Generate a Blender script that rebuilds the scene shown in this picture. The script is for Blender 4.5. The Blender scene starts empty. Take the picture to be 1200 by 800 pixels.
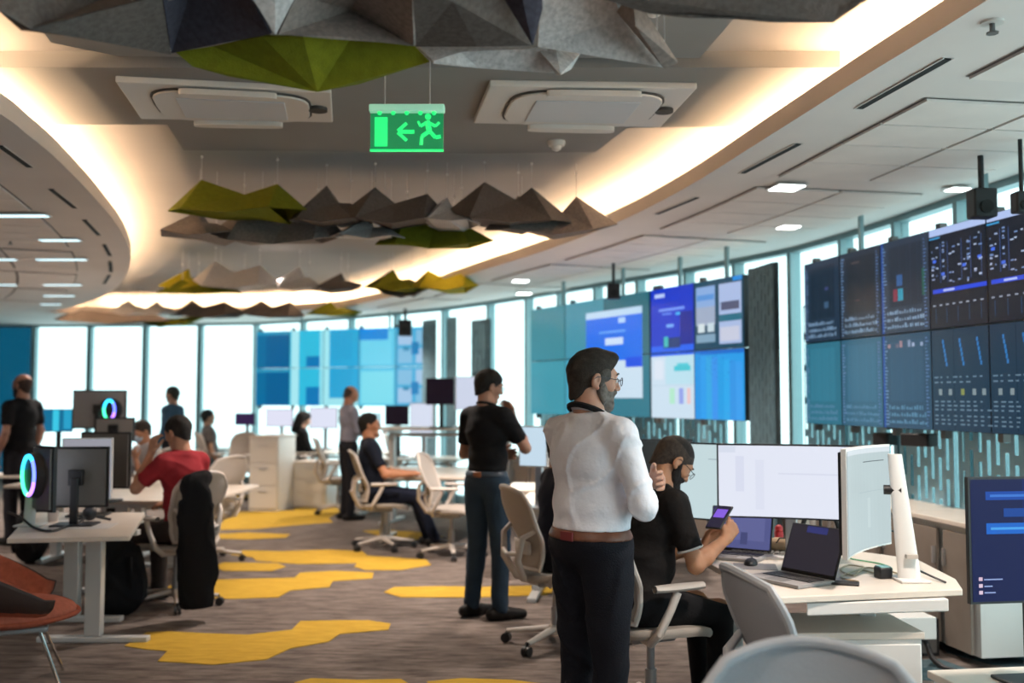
import bpy, bmesh, math, random
import numpy as np
from mathutils import Vector, Matrix, Euler
from mathutils.geometry import tessellate_polygon

SC = bpy.context.scene
COL = SC.collection
R = math.radians
rnd = random.Random(7)

# ------------------------------------------------------------------ camera, world, exposure
CAM_Z = 1.55
PITCH = R(3.19)
FPX = 35.0 / 36.0 * 1200.0
cam_d = bpy.data.cameras.new('camera')
cam_d.lens = 35.0
cam_d.sensor_width = 36.0
cam_d.clip_start = 0.05
cam_d.clip_end = 200
cam_d.dof.use_dof = True
cam_d.dof.focus_distance = 4.05
cam_d.dof.aperture_fstop = 1.55
cam = bpy.data.objects.new('camera', cam_d)
COL.objects.link(cam)
cam.location = (0, 0, CAM_Z)
cam.rotation_euler = (math.pi / 2 + PITCH, 0, 0)
SC.camera = cam

w = bpy.data.worlds.new('daylight')
SC.world = w
w.use_nodes = True
bgn = w.node_tree.nodes['Background']
bgn.inputs['Color'].default_value = (0.80, 0.97, 1.0, 1)
bgn.inputs['Strength'].default_value = 1.3

SC.view_settings.view_transform = 'Standard'
SC.view_settings.look = 'None'
SC.view_settings.exposure = 0.9
SC.view_settings.gamma = 1.0
SC.view_settings.use_curve_mapping = False
SC.cycles.max_bounces = 8
SC.cycles.diffuse_bounces = 4
SC.cycles.transparent_max_bounces = 12
SC.cycles.sample_clamp_indirect = 6.0

def area_light(name, loc, rot, sx, sy, energy, color):
    d = bpy.data.lights.new(name, 'AREA')
    d.shape = 'RECTANGLE'; d.size = sx; d.size_y = sy
    d.energy = energy; d.color = color
    o = bpy.data.objects.new(name, d)
    COL.objects.link(o)
    o.location = loc; o.rotation_euler = rot
    return o
# daylight entering through the long facade beside and behind the camera, the office ceiling lamps, and added fill spots
area_light('facade_daylight', (3.6, -0.5, 1.75), (R(90), 0, R(98)), 5.0, 1.9, 45, (0.80, 0.94, 1.0))
for lx, ly, e in ((-5.5, 4.0, 30), (-7.0, 9.0, 40), (2.1, 3.4, 26), (0.6, 9.3, 30), (-6.5, 14.0, 40), (1.6, 6.6, 22), (-2.2, 14.9, 30), (-4.9, 11.6, 26), (-1.2, 8.2, 30), (-2.6, 11.0, 26), (-0.9, 2.0, 15)):  # final entries are fill added to brighten the mid floor and front man
    dl = bpy.data.lights.new('ceiling_and_fill_spot', 'SPOT')
    dl.energy = e * 6.5; dl.color = (1.0, 0.85, 0.74); dl.spot_size = R(125); dl.spot_blend = 0.8; dl.shadow_soft_size = 0.12
    lo = bpy.data.objects.new('ceiling_and_fill_spot', dl); COL.objects.link(lo); lo.location = (lx, ly, 2.84)

# ------------------------------------------------------------------ picture measurements -> room points
def ray(px, py):
    x = (px - 600.0) / FPX
    y = (400.0 - py) / FPX
    return Vector((x, math.cos(PITCH) - y * math.sin(PITCH), math.sin(PITCH) + y * math.cos(PITCH)))

def PZ(px, py, z):
    r = ray(px, py); t = (z - CAM_Z) / r.z
    return Vector((r.x * t, r.y * t, z))

def PD(px, py, D):
    r = ray(px, py); t = D / r.y
    return Vector((r.x * t, D, CAM_Z + r.z * t))

# ------------------------------------------------------------------ materials
def new_mat(name):
    m = bpy.data.materials.new(name)
    m.use_nodes = True
    return m, m.node_tree, m.node_tree.nodes['Principled BSDF']

def mat(name, col, rough=0.5, metal=0.0, var=0.0, vscale=8.0, bump=0.0, bscale=60.0, emit=None, estr=0.0, coat=0.0, sheen=0.0, spec=0.5):
    m, nt, b = new_mat(name)
    c = (col[0], col[1], col[2], 1)
    b.inputs['Base Color'].default_value = c
    b.inputs['Roughness'].default_value = rough
    b.inputs['Metallic'].default_value = metal
    b.inputs['Coat Weight'].default_value = coat
    b.inputs['Sheen Weight'].default_value = sheen
    b.inputs['Specular IOR Level'].default_value = spec
    tc = nt.nodes.new('ShaderNodeTexCoord')
    if var > 0:
        n = nt.nodes.new('ShaderNodeTexNoise'); n.inputs['Scale'].default_value = vscale; n.inputs['Detail'].default_value = 4
        nt.links.new(tc.outputs['Object'], n.inputs['Vector'])
        mr = nt.nodes.new('ShaderNodeMapRange'); mr.inputs[1].default_value = 0.3; mr.inputs[2].default_value = 0.7
        mr.inputs[3].default_value = 1 - var; mr.inputs[4].default_value = 1 + var
        nt.links.new(n.outputs['Fac'], mr.inputs[0])
        mx = nt.nodes.new('ShaderNodeVectorMath'); mx.operation = 'SCALE'
        mx.inputs[0].default_value = col[:3]
        nt.links.new(mr.outputs[0], mx.inputs['Scale'])
        nt.links.new(mx.outputs[0], b.inputs['Base Color'])
    if bump > 0:
        n2 = nt.nodes.new('ShaderNodeTexNoise'); n2.inputs['Scale'].default_value = bscale; n2.inputs['Detail'].default_value = 3
        nt.links.new(tc.outputs['Object'], n2.inputs['Vector'])
        bp = nt.nodes.new('ShaderNodeBump'); bp.inputs['Strength'].default_value = bump; bp.inputs['Distance'].default_value = 0.01
        nt.links.new(n2.outputs['Fac'], bp.inputs['Height'])
        nt.links.new(bp.outputs[0], b.inputs['Normal'])
    if emit:
        b.inputs['Emission Color'].default_value = (emit[0], emit[1], emit[2], 1)
        b.inputs['Emission Strength'].default_value = estr
    return m

def glass_mat(name, tint, refl=0.06, rough=0.02):
    m = bpy.data.materials.new(name); m.use_nodes = True
    nt = m.node_tree; nt.nodes.clear()
    o = nt.nodes.new('ShaderNodeOutputMaterial')
    t = nt.nodes.new('ShaderNodeBsdfTransparent'); t.inputs[0].default_value = (*tint, 1)
    g = nt.nodes.new('ShaderNodeBsdfGlossy'); g.inputs['Roughness'].default_value = rough
    mx = nt.nodes.new('ShaderNodeMixShader'); mx.inputs[0].default_value = refl
    nt.links.new(t.outputs[0], mx.inputs[1]); nt.links.new(g.outputs[0], mx.inputs[2]); nt.links.new(mx.outputs[0], o.inputs[0])
    return m

def screen_mat(name, strength, rough=0.25):
    m, nt, b = new_mat(name)
    a = nt.nodes.new('ShaderNodeAttribute'); a.attribute_name = 'Col'
    b.inputs['Base Color'].default_value = (0.01, 0.012, 0.015, 1)
    b.inputs['Roughness'].default_value = rough
    b.inputs['Specular IOR Level'].default_value = 0.3 if rough < .3 else 0.12
    nt.links.new(a.outputs['Color'], b.inputs['Emission Color'])
    b.inputs['Emission Strength'].default_value = strength
    return m

MT = {}
MT['ceiling'] = mat('painted_ceiling', (0.74, 0.68, 0.65), 0.85, var=0.03, vscale=2)
MT['ceil_tile'] = mat('ceiling_tile', (0.78, 0.71, 0.67), 0.8, var=0.05, vscale=3, bump=0.05, bscale=200)
MT['upper'] = mat('raised_ceiling', (0.36, 0.335, 0.32), 0.8, var=0.04, vscale=1.5)
MT['raft'] = mat('ceiling_raft', (0.25, 0.235, 0.225), 0.8, var=0.04, vscale=2)
MT['lip'] = mat('cove_lip', (0.60, 0.53, 0.48), 0.7)
MT['cove'] = mat('cove_inside', (0.85, 0.82, 0.78), 0.8)
MT['led'] = mat('led_strip', (1, 0.9, 0.8), 0.5, emit=(1.0, 0.70, 0.42), estr=78)
MT['wall'] = mat('wall_paint', (0.30, 0.34, 0.36), 0.8, var=0.05, vscale=1)
MT['alu'] = mat('mullion_alu', (0.24, 0.35, 0.37), 0.45, 0.3)
MT['beige_alu'] = mat('mullion_beige', (0.48, 0.43, 0.39), 0.5)
MT['glass'] = glass_mat('window_glass', (0.90, 1.0, 1.0))
MT['glass_teal'] = glass_mat('teal_film_glass', (0.035, 0.20, 0.27), 0.06)
MT['glass_blue'] = glass_mat('blue_film_glass', (0.03, 0.17, 0.25), 0.08)
MT['glass_film'] = glass_mat('frosted_film_glass', (0.40, 0.49, 0.51), 0.03, 0.4)
MT['perf'] = mat('perforated_metal', (0.24, 0.42, 0.52), 0.6, 0.0)
MT['perf_dark'] = mat('dark_perforated_metal', (0.035, 0.05, 0.055), 0.6, 0.1, var=0.3, vscale=14)
MT['column'] = mat('teal_column', (0.09, 0.17, 0.21), 0.6, 0.0, var=0.2, vscale=10)
MT['white'] = mat('white_lacquer', (0.72, 0.70, 0.68), 0.4)
MT['sill'] = mat('credenza_wood', (0.50, 0.42, 0.36), 0.5, var=0.06, vscale=5)
MT['desk'] = mat('desk_top', (0.74, 0.66, 0.58), 0.35, var=0.03, vscale=6)
MT['deskleg'] = mat('desk_leg_metal', (0.66, 0.66, 0.66), 0.35, 0.2)
MT['wood_dark'] = mat('cabinet_front', (0.24, 0.20, 0.17), 0.5, var=0.12, vscale=5)
MT['black'] = mat('black_plastic', (0.012, 0.012, 0.014), 0.45)
MT['black_soft'] = mat('black_cloth', (0.010, 0.010, 0.012), 0.9, bump=0.25, bscale=90, spec=0.2)
MT['grey'] = mat('grey_plastic', (0.13, 0.125, 0.12), 0.5)
MT['midgrey'] = mat('mid_grey_plastic', (0.28, 0.27, 0.27), 0.5)
MT['alum'] = mat('brushed_aluminium', (0.62, 0.62, 0.64), 0.3, 0.8)
MT['chrome'] = mat('chrome', (0.8, 0.8, 0.8), 0.12, 1.0)
MT['chair'] = mat('chair_frame', (0.56, 0.51, 0.47), 0.5)
MT['chair_mesh'] = mat('chair_membrane', (0.43, 0.385, 0.345), 0.75, bump=0.4, bscale=260)
MT['chair_cool'] = mat('cool_grey_chair_frame', (0.30, 0.32, 0.35), 0.5)
MT['chair_cool_mesh'] = mat('cool_grey_membrane', (0.25, 0.27, 0.30), 0.75, bump=0.4, bscale=260)
MT['chair_grey'] = mat('chair_metal', (0.33, 0.33, 0.34), 0.4, 0.3)
MT['cooler'] = mat('ac_plastic', (0.66, 0.61, 0.57), 0.5)
MT['cooler_dark'] = mat('ac_gap', (0.05, 0.045, 0.04), 0.7)
MT['cooler_grille'] = mat('ac_grille', (0.60, 0.60, 0.62), 0.6)
MT['screen'] = screen_mat('display_glow', 0.52)
MT['screen_matte'] = screen_mat('monitor_glow', 0.54, 0.5)
MT['slot'] = mat('slot_dark', (0.01, 0.01, 0.01), 0.8)
MT['lamp'] = mat('lamp_diffuser', (1, 1, 1), 0.5, emit=(0.95, 1.0, 0.98), estr=4)
MT['streak_glow'] = mat('cool_reflection_glow', (1, 1, 1), 0.5, emit=(0.6, 0.9, 1.0), estr=0.75)  # glow standing in for cool reflections on the left ceiling

def carpet_mat(name, cols, scale=1.0, streak=True):
    m, nt, b = new_mat(name)
    b.inputs['Roughness'].default_value = 0.95
    b.inputs['Specular IOR Level'].default_value = 0.15
    tc = nt.nodes.new('ShaderNodeTexCoord')
    mp = nt.nodes.new('ShaderNodeMapping'); mp.inputs['Scale'].default_value = (1.6 * scale, 7 * scale, 1)
    mp.inputs['Rotation'].default_value = (0, 0, 0.5)
    nt.links.new(tc.outputs['Object'], mp.inputs[0])
    n = nt.nodes.new('ShaderNodeTexNoise'); n.inputs['Scale'].default_value = 2.2; n.inputs['Detail'].default_value = 8; n.inputs['Roughness'].default_value = 0.7
    nt.links.new(mp.outputs[0], n.inputs['Vector'])
    cr = nt.nodes.new('ShaderNodeValToRGB')
    cr.color_ramp.elements[0].position = 0.36; cr.color_ramp.elements[0].color = (*cols[0], 1)
    cr.color_ramp.elements[1].position = 0.64; cr.color_ramp.elements[1].color = (*cols[1], 1)
    nt.links.new(n.outputs['Fac'], cr.inputs[0])
    nt.links.new(cr.outputs[0], b.inputs['Base Color'])
    n2 = nt.nodes.new('ShaderNodeTexNoise'); n2.inputs['Scale'].default_value = 140; n2.inputs['Detail'].default_value = 4
    nt.links.new(tc.outputs['Object'], n2.inputs['Vector'])
    bp = nt.nodes.new('ShaderNodeBump'); bp.inputs['Strength'].default_value = 0.6; bp.inputs['Distance'].default_value = 0.006
    nt.links.new(n2.outputs['Fac'], bp.inputs['Height']); nt.links.new(bp.outputs[0], b.inputs['Normal'])
    return m
MT['carpet'] = carpet_mat('brown_carpet', ((0.085, 0.068, 0.060), (0.235, 0.195, 0.175)))
MT['carpet_y'] = carpet_mat('yellow_carpet', ((0.44, 0.27, 0.03), (0.60, 0.38, 0.05)), 1.5)
MT['carpet_b'] = carpet_mat('blue_carpet', ((0.05, 0.085, 0.10), (0.11, 0.16, 0.18)), 1.5)

# ------------------------------------------------------------------ mesh builder
class MB:
    def __init__(s):
        s.bm = bmesh.new(); s.col = None
    def box(s, c, size, rot=0.0, tilt=None):
        m = Matrix.Translation(c) @ Matrix.Rotation(rot, 4, 'Z')
        if tilt is not None: m = m @ Euler(tilt).to_matrix().to_4x4()
        m = m @ Matrix.Diagonal((size[0], size[1], size[2], 1))
        bmesh.ops.create_cube(s.bm, size=1.0, matrix=m); return s
    def tube(s, pts, r, n=8, r2=None, cap=True):
        pts = [Vector(p) for p in pts]; rings = []
        K = len(pts); up0 = None
        for i, p in enumerate(pts):
            d = (pts[min(i + 1, K - 1)] - pts[max(i - 1, 0)]).normalized()
            if up0 is None:
                up0 = Vector((0, 0, 1)) if abs(d.z) < 0.9 else Vector((1, 0, 0))
            a = d.cross(up0)
            if a.length < 1e-4: a = d.cross(Vector((0, 1, 0.3)))
            a.normalize(); b = a.cross(d).normalized(); up0 = b
            if isinstance(r, (list, tuple)): rr = r[i]
            else: rr = r if r2 is None else r + (r2 - r) * i / (K - 1)
            rings.append([s.bm.verts.new(p + (a * math.cos(t) + b * math.sin(t)) * rr) for t in [2 * math.pi * k / n for k in range(n)]])
        for i in range(K - 1):
            for k in range(n):
                s.bm.faces.new((rings[i][k], rings[i][(k + 1) % n], rings[i + 1][(k + 1) % n], rings[i + 1][k]))
        if cap:
            s.bm.faces.new(rings[0][::-1]); s.bm.faces.new(rings[-1])
        return s
    def loop(s, pts, r, n=6):
        pts = [Vector(p) for p in pts]; K = len(pts); rings = []
        cen = sum(pts, Vector()) / K
        for i, p in enumerate(pts):
            d = (pts[(i + 1) % K] - pts[i - 1]).normalized()
            a = (p - cen); a = (a - d * a.dot(d)).normalized(); b = a.cross(d)
            rings.append([s.bm.verts.new(p + (a * math.cos(t) + b * math.sin(t)) * r) for t in [2 * math.pi * k / n for k in range(n)]])
        for i in range(K):
            for k in range(n):
                s.bm.faces.new((rings[i][k], rings[i][(k + 1) % n], rings[(i + 1) % K][(k + 1) % n], rings[(i + 1) % K][k]))
        return s
    def prism(s, poly, z0, z1):
        lo = [s.bm.verts.new((p[0], p[1], z0)) for p in poly]; hi = [s.bm.verts.new((p[0], p[1], z1)) for p in poly]
        K = len(poly)
        tri = tessellate_polygon([[Vector((p[0], p[1], 0)) for p in poly]])
        for t in tri:
            s.bm.faces.new([lo[i] for i in t]); s.bm.faces.new([hi[i] for i in t][::-1])
        for i in range(K):
            s.bm.faces.new((lo[i], lo[(i + 1) % K], hi[(i + 1) % K], hi[i]))
        bmesh.ops.recalc_face_normals(s.bm, faces=s.bm.faces); return s
    def face(s, pts):
        s.bm.faces.new([s.bm.verts.new(p) for p in pts]); return s
    def sphere(s, c, r, seg=12, sc=(1, 1, 1)):
        m = Matrix.Translation(c) @ Matrix.Diagonal((sc[0], sc[1], sc[2], 1))
        bmesh.ops.create_uvsphere(s.bm, u_segments=seg, v_segments=max(6, seg * 2 // 3), radius=r, matrix=m); return s
    def grid(s, f, nu, nv, closed=False):
        vs = [[s.bm.verts.new(f(i / nu, j / nv)) for j in range(nv + 1)] for i in range(nu if closed else nu + 1)]
        K = len(vs)
        for i in range(nu):
            for j in range(nv):
                s.bm.faces.new((vs[i][j], vs[(i + 1) % K][j], vs[(i + 1) % K][j + 1], vs[i][j + 1]))
        return s
    def build(s, name, m, parent=None, bevel=0, solid=0, smooth=40, sub=0, at=None, rz=0):
        me = bpy.data.meshes.new(name)
        bmesh.ops.recalc_face_normals(s.bm, faces=s.bm.faces)
        s.bm.to_mesh(me); s.bm.free()
        me.materials.append(m)
        if smooth:
            me.shade_smooth(); me.set_sharp_from_angle(angle=R(smooth))
        o = bpy.data.objects.new(name, me); COL.objects.link(o)
        if parent: o.parent = parent
        if at is not None: o.location = at
        o.rotation_euler = (0, 0, rz)
        if solid:
            md = o.modifiers.new('solid', 'SOLIDIFY'); md.thickness = solid; md.offset = 0
        if bevel:
            md = o.modifiers.new('bevel', 'BEVEL'); md.width = bevel; md.segments = 2; md.limit_method = 'ANGLE'
        if sub:
            md = o.modifiers.new('sub', 'SUBSURF'); md.levels = sub; md.render_levels = sub
        return o

def tag(o, label=None, cat=None, group=None, kind=None):
    if label: o['label'] = label
    if cat: o['category'] = cat
    if group: o['group'] = group
    if kind: o['kind'] = kind
    return o

def thing(name, loc, rz, label, cat, group=None):
    o = bpy.data.objects.new(name, None); COL.objects.link(o)
    o.empty_display_size = 0.1
    o.location = loc; o.rotation_euler = (0, 0, rz)
    return tag(o, label, cat, group)

def copy_tree(o, parent=None):
    c = o.copy(); COL.objects.link(c)
    if parent: c.parent = parent
    for ch in list(o.children): copy_tree(ch, c)
    return c

def struct(o): o['kind'] = 'structure'; return o

def rects_mesh(name, m, parent, W, H, rects, off=0.0006, curve=0.0):
    """flat display in local XZ plane facing -Y, centred; rects = (u0, v0, u1, v1, rgb) with v upward"""
    me = bpy.data.meshes.new(name); V = []; F = []; C = []
    for k, (u0, v0, u1, v1, c) in enumerate(rects):
        N = (14 if (u1 - u0) > 0.9 else 6) if curve else 1
        b = len(V); y = -off * k / max(1, len(rects)) * 4 - off
        if curve: y = -0.002 - 0.0004 * k
        if len(rects) > 60: y = -off - (0 if k == 0 else 0.0008 + 0.0004 * (k % 3))
        for i in range(N + 1):
            u = u0 + (u1 - u0) * i / N
            yy = y - curve * ((2 * u - 1) ** 2)
            V += [((u - .5) * W, yy, (v0 - .5) * H), ((u - .5) * W, yy, (v1 - .5) * H)]
        for i in range(N):
            F.append((b + 2 * i, b + 2 * i + 2, b + 2 * i + 3, b + 2 * i + 1)); C.append(c)
    me.from_pydata(V, [], F)
    ca = me.color_attributes.new('Col', 'FLOAT_COLOR', 'CORNER')
    for p, c in zip(me.polygons, C):
        for li in p.loop_indices: ca.data[li].color = (c[0], c[1], c[2], 1)
    me.materials.append(m)
    o = bpy.data.objects.new(name, me); COL.objects.link(o); o.parent = parent
    return o

def lin(r, g, b):
    f = lambda v: ((v / 255.0) / 12.92) if v / 255.0 <= 0.04045 else (((v / 255.0) + 0.055) / 1.055) ** 2.4
    return (f(r), f(g), f(b))
# ------------------------------------------------------------------ room shell
HC, HU = 2.90, 3.20            # lower ceiling, raised ceiling
AX = R(9.5)                    # turn of the ceiling grid
fac_px = [(1200, 205), (1135, 227), (1053, 255), (990, 275), (945, 288), (860, 305), (803, 316), (740, 326), (680, 336), (600, 350), (510, 362), (400, 372), (300, 378), (150, 380), (0, 381), (-120, 382)]
FAC = [Vector((4.1, -3.2, 0)), Vector((3.95, 0.5, 0)), Vector((3.55, 3.6, 0))] + [Vector((p.x, p.y, 0)) for p in (PZ(a, b, HC) for a, b in fac_px)]
floor_poly = [(p.x, p.y) for p in FAC] + [(-12.5, FAC[-1].y), (-12.5, -3.2)]
SLAB = [(p.x + .12, p.y + .12) for p in FAC] + [(-12.7, FAC[-1].y + .12), (-12.7, -3.6), (4.3, -3.6)]
fl = struct(MB().prism(SLAB, -0.12, 0).build('floor', MT['carpet'], smooth=0))

def patch(pts, m, z=0.004):
    P = [PZ(x, y, 0) for x, y in pts]
    o = MB().prism([(p.x, p.y) for p in P], 0.0005, z).build('carpet_inlay', m, fl, smooth=0)
    return o
Y = MT['carpet_y']
patch([(146, 757), (172, 741), (198, 740), (235, 742), (290, 744), (342, 738), (352, 728), (395, 727), (432, 727), (458, 731), (455, 738), (398, 743), (385, 752), (340, 760), (312, 773), (250, 779), (185, 775), (196, 763), (170, 761)], Y)
patch([(195, 688), (230, 680), (300, 678), (345, 677), (352, 671), (392, 669), (438, 671), (436, 678), (390, 681), (386, 688), (340, 692), (326, 700), (270, 702), (215, 699), (205, 694)], Y)
patch([(250, 664), (262, 659), (325, 660), (335, 664), (318, 669), (262, 669)], Y)
patch([(270, 650), (285, 645), (330, 646), (385, 644), (425, 646), (430, 651), (460, 653), (500, 656), (505, 662), (470, 668), (428, 668), (415, 664), (418, 660), (350, 661), (300, 657), (296, 653)], Y)
patch([(450, 694), (462, 688), (520, 687), (560, 688), (640, 686), (655, 690), (640, 697), (560, 700), (470, 700)], Y)
patch([(250, 601), (300, 599), (345, 598), (345, 595), (395, 593), (398, 600), (385, 607), (390, 612), (340, 616), (300, 620), (252, 621), (262, 611)], Y)
patch([(250, 626), (290, 624), (340, 626), (335, 630), (290, 632), (255, 631)], Y)
patch([(262, 571), (300, 568), (330, 572), (332, 578), (300, 582), (262, 585), (255, 578)], Y)
patch([(425, 622), (448, 621), (500, 624), (520, 629), (480, 633), (452, 630)], Y)
patch([(200, 590), (238, 588), (250, 592), (236, 597), (205, 597)], Y)
patch([(345, 800), (365, 795), (420, 797), (470, 796), (480, 802), (430, 815), (360, 815)], Y)
patch([(500, 799), (540, 795), (600, 797), (640, 802), (600, 815), (520, 815)], Y)
B = MT['carpet_b']
patch([(1088, 735), (1125, 737), (1180, 755), (1230, 770), (1230, 790), (1160, 778), (1110, 765), (1100, 752), (1085, 748)], B)
patch([(1060, 775), (1100, 772), (1150, 790), (1120, 800), (1070, 796)], B)

# opening of the raised ceiling, clockwise in plan
edge_r = [(2.2, -2.6), (2.0, 0.0), (1.75, 2.2)] + [(p.x, p.y) for p in (PZ(a, b, HC) for a, b in
          [(1157, 0), (1000, 97), (900, 160), (800, 222), (720, 262), (640, 293), (560, 318), (480, 343), (400, 360)])]
edge_l = [(p.x, p.y) for p in (PZ(a, b, HC) for a, b in
          [(60, 366), (104, 354), (130, 342), (147, 325), (153, 306), (150, 288), (140, 268), (122, 245), (100, 220), (62, 182), (30, 156), (0, 133)])] + [(-2.35, 3.4), (-2.2, 1.5), (-2.1, -0.5), (-2.1, -2.6)]
def smooth_path(P, n=4):
    P = [Vector((p[0], p[1], 0)) for p in P]; out = []
    for i in range(len(P) - 1):
        p0 = P[max(i - 1, 0)]; p1 = P[i]; p2 = P[i + 1]; p3 = P[min(i + 2, len(P) - 1)]
        for k in range(n):
            t = k / n
            out.append(0.5 * ((2 * p1) + (p2 - p0) * t + (2 * p0 - 5 * p1 + 4 * p2 - p3) * t * t + (3 * p1 - p0 - 3 * p2 + p3) * t ** 3))
    out.append(P[-1]); return out
far_mid = [(-3.9, 15.9), (-5.6, 16.1)]
OPEN = smooth_path(edge_r) + [Vector((x, y, 0)) for x, y in far_mid] + smooth_path(edge_l)
OUTER = [Vector((p[0], p[1], 0)) for p in SLAB]
def offset_poly(P, d):
    K = len(P); out = []
    for i in range(K):
        a = P[i - 1]; b = P[i]; c = P[(i + 1) % K]
        t = ((b - a).normalized() + (c - b).normalized())
        if t.length < 1e-5: t = (c - b)
        t.normalize(); n = Vector((t.y, -t.x, 0)); out.append(b + n * d)
    return out
bm = MB()
verts = [bm.bm.verts.new((p.x, p.y, HC)) for p in OUTER + OPEN]
for t in tessellate_polygon([OUTER, OPEN]):
    bm.bm.faces.new([verts[i] for i in t])
ceil = struct(bm.build('ceiling', MT['ceiling'], smooth=0))
# lip, cove back and LED line
area2 = sum(OPEN[i].x * OPEN[(i + 1) % len(OPEN)].y - OPEN[(i + 1) % len(OPEN)].x * OPEN[i].y for i in range(len(OPEN)))
sgn = 1.0 if area2 > 0 else -1.0
def ring_wall(P, z0, z1, name, m, parent):
    b = MB(); K = len(P)
    for i in range(K):
        p, q = P[i], P[(i + 1) % K]
        b.face([(p.x, p.y, z0), (q.x, q.y, z0), (q.x, q.y, z1), (p.x, p.y, z1)])
    return b.build(name, m, parent, smooth=30)
lip = ring_wall(OPEN, HC, HC + 0.10, 'cove_lip', MT['lip'], ceil)
lip2 = ring_wall(offset_poly(OPEN, 0.02 * sgn), HC, HC + 0.10, 'cove_lip', MT['cove'], ceil)
CO = offset_poly(OPEN, 0.42 * sgn)
ring_wall(CO, HC, HU, 'cove_back', MT['cove'], ceil)
b = MB(); A1 = offset_poly(OPEN, 0.20 * sgn); A2 = offset_poly(OPEN, 0.235 * sgn); K = len(OPEN)
for i in range(K):
    p, q, r_, s_ = A1[i], A1[(i + 1) % K], A2[(i + 1) % K], A2[i]
    b.face([(p.x, p.y, HC + .03), (q.x, q.y, HC + .03), (r_.x, r_.y, HC + .03), (s_.x, s_.y, HC + .03)])
b.build('led_strip', MT['led'], ceil, smooth=0)
up = struct(MB().prism(SLAB, HU, HU + 0.1).build('ceiling_raised', MT['upper'], smooth=0))

# lowered rafts in the raised ceiling
def raft(pts, z0, z1=HU, m='raft', bev=0.0):
    P = [PZ(x, y, z0) for x, y in pts]
    return MB().prism([(p.x, p.y) for p in P], z0, z1).build('ceiling_raft', MT[m], up, smooth=0)
raft([(-60, 79), (985, 79), (885, 148), (735, 150), (698, 178), (560, 180), (345, 177), (215, 176), (196, 146), (25, 146), (-60, 90)], 3.12)
raft([(60, 50), (140, 66), (400, 68), (700, 68), (820, 68), (860, 22), (1000, -30), (300, -40), (0, -30)], 3.13)
#raft([(330, 200), (700, 196), (690, 212), (640, 232), (420, 236), (330, 232)], 3.14)
# ceiling tiles between lip border and facade
ca, sa = math.cos(AX), math.sin(AX)
def inside(p, P):
    c = False; K = len(P); j = K - 1
    for i in range(K):
        if (P[i].y > p[1]) != (P[j].y > p[1]) and p[0] < (P[j].x - P[i].x) * (p[1] - P[i].y) / (P[j].y - P[i].y) + P[i].x: c = not c
        j = i
    return c
FP = [Vector((x, y, 0)) for x, y in floor_poly]
grid_mb = MB(); tile_list = []
def tile_rows(path, side, rows, d0, wid, s0, flip=1):
    cu = [0.0]
    for k in range(1, len(path)): cu.append(cu[-1] + (path[k] - path[k - 1]).length)
    def at_(s_, d):
        for k in range(1, len(path)):
            if s_ <= cu[k] or k == len(path) - 1:
                t_ = (s_ - cu[k - 1]) / (cu[k] - cu[k - 1]); p = path[k - 1].lerp(path[k], t_)
                a_ = (path[k] - path[k - 1]).normalized(); nx = path[min(k + 1, len(path) - 1)] - path[k]
                b_ = nx.normalized() if nx.length > 1e-6 else a_
                e = a_.lerp(b_, t_).normalized(); n_ = Vector((e.y, -e.x, 0)) * side
                return p + n_ * d
    s_ = s0; k = 0
    while s_ < cu[-1] - .5:
        for r_ in range(rows):
            da, db = d0 + r_ * wid, d0 + (r_ + 1) * wid
            q = [at_(s_, da), at_(s_ + .40, da), at_(s_ + .40, db), at_(s_, db)]
            cpt = sum(q, Vector()) / 4
            if not all(inside((p.x, p.y), FP) for p in q) or cpt.y < 2.0 or abs(cpt.x) > cpt.y * .56 + .5: continue
            ar = (q[1] - q[0]).cross(q[3] - q[0]).z; ar2 = (q[2] - q[1]).cross(q[0] - q[1]).z
            if abs(ar) < .05 or (q[2] - q[3]).dot(q[1] - q[0]) <= 0: continue
            tile_list.append((cpt, [cpt + (p - cpt) * .955 for p in q], q))
        s_ += .40; k += 1
        if k % 4 == 0: s_ += .30
tile_rows(smooth_path(edge_r), 1, 5, .42, .60, 3.2)
tile_rows(smooth_path(edge_l)[::-1], -1, 3, .50, .60, 4.5)
tile_list.sort(key=lambda c: c[0].length)
for cpt, q, full in tile_list[:300]:
    MB().prism([(p.x - cpt.x, p.y - cpt.y) for p in q], -.012, 0).build('ceiling_tile', MT['ceil_tile'], ceil, smooth=0, at=(cpt.x, cpt.y, HC - .004))
for cpt, q, full in tile_list:
    grid_mb.face([(p.x, p.y, HC - .003) for p in full])
gob = grid_mb.build('ceiling_grid', mat('ceiling_grid_metal', (.16, .14, .13), .7), ceil, smooth=0); gob['kind'] = 'stuff'
print('tiles', len(tile_list))

# side walls out of view
struct(MB().box((-12.6, 8, 1.6), (0.2, 25, 3.2)).build('wall_left', MT['wall'], smooth=0))
struct(MB().box((-4, -3.5, 1.6), (18, 0.2, 3.2)).build('wall_back', MT['wall'], smooth=0))

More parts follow.
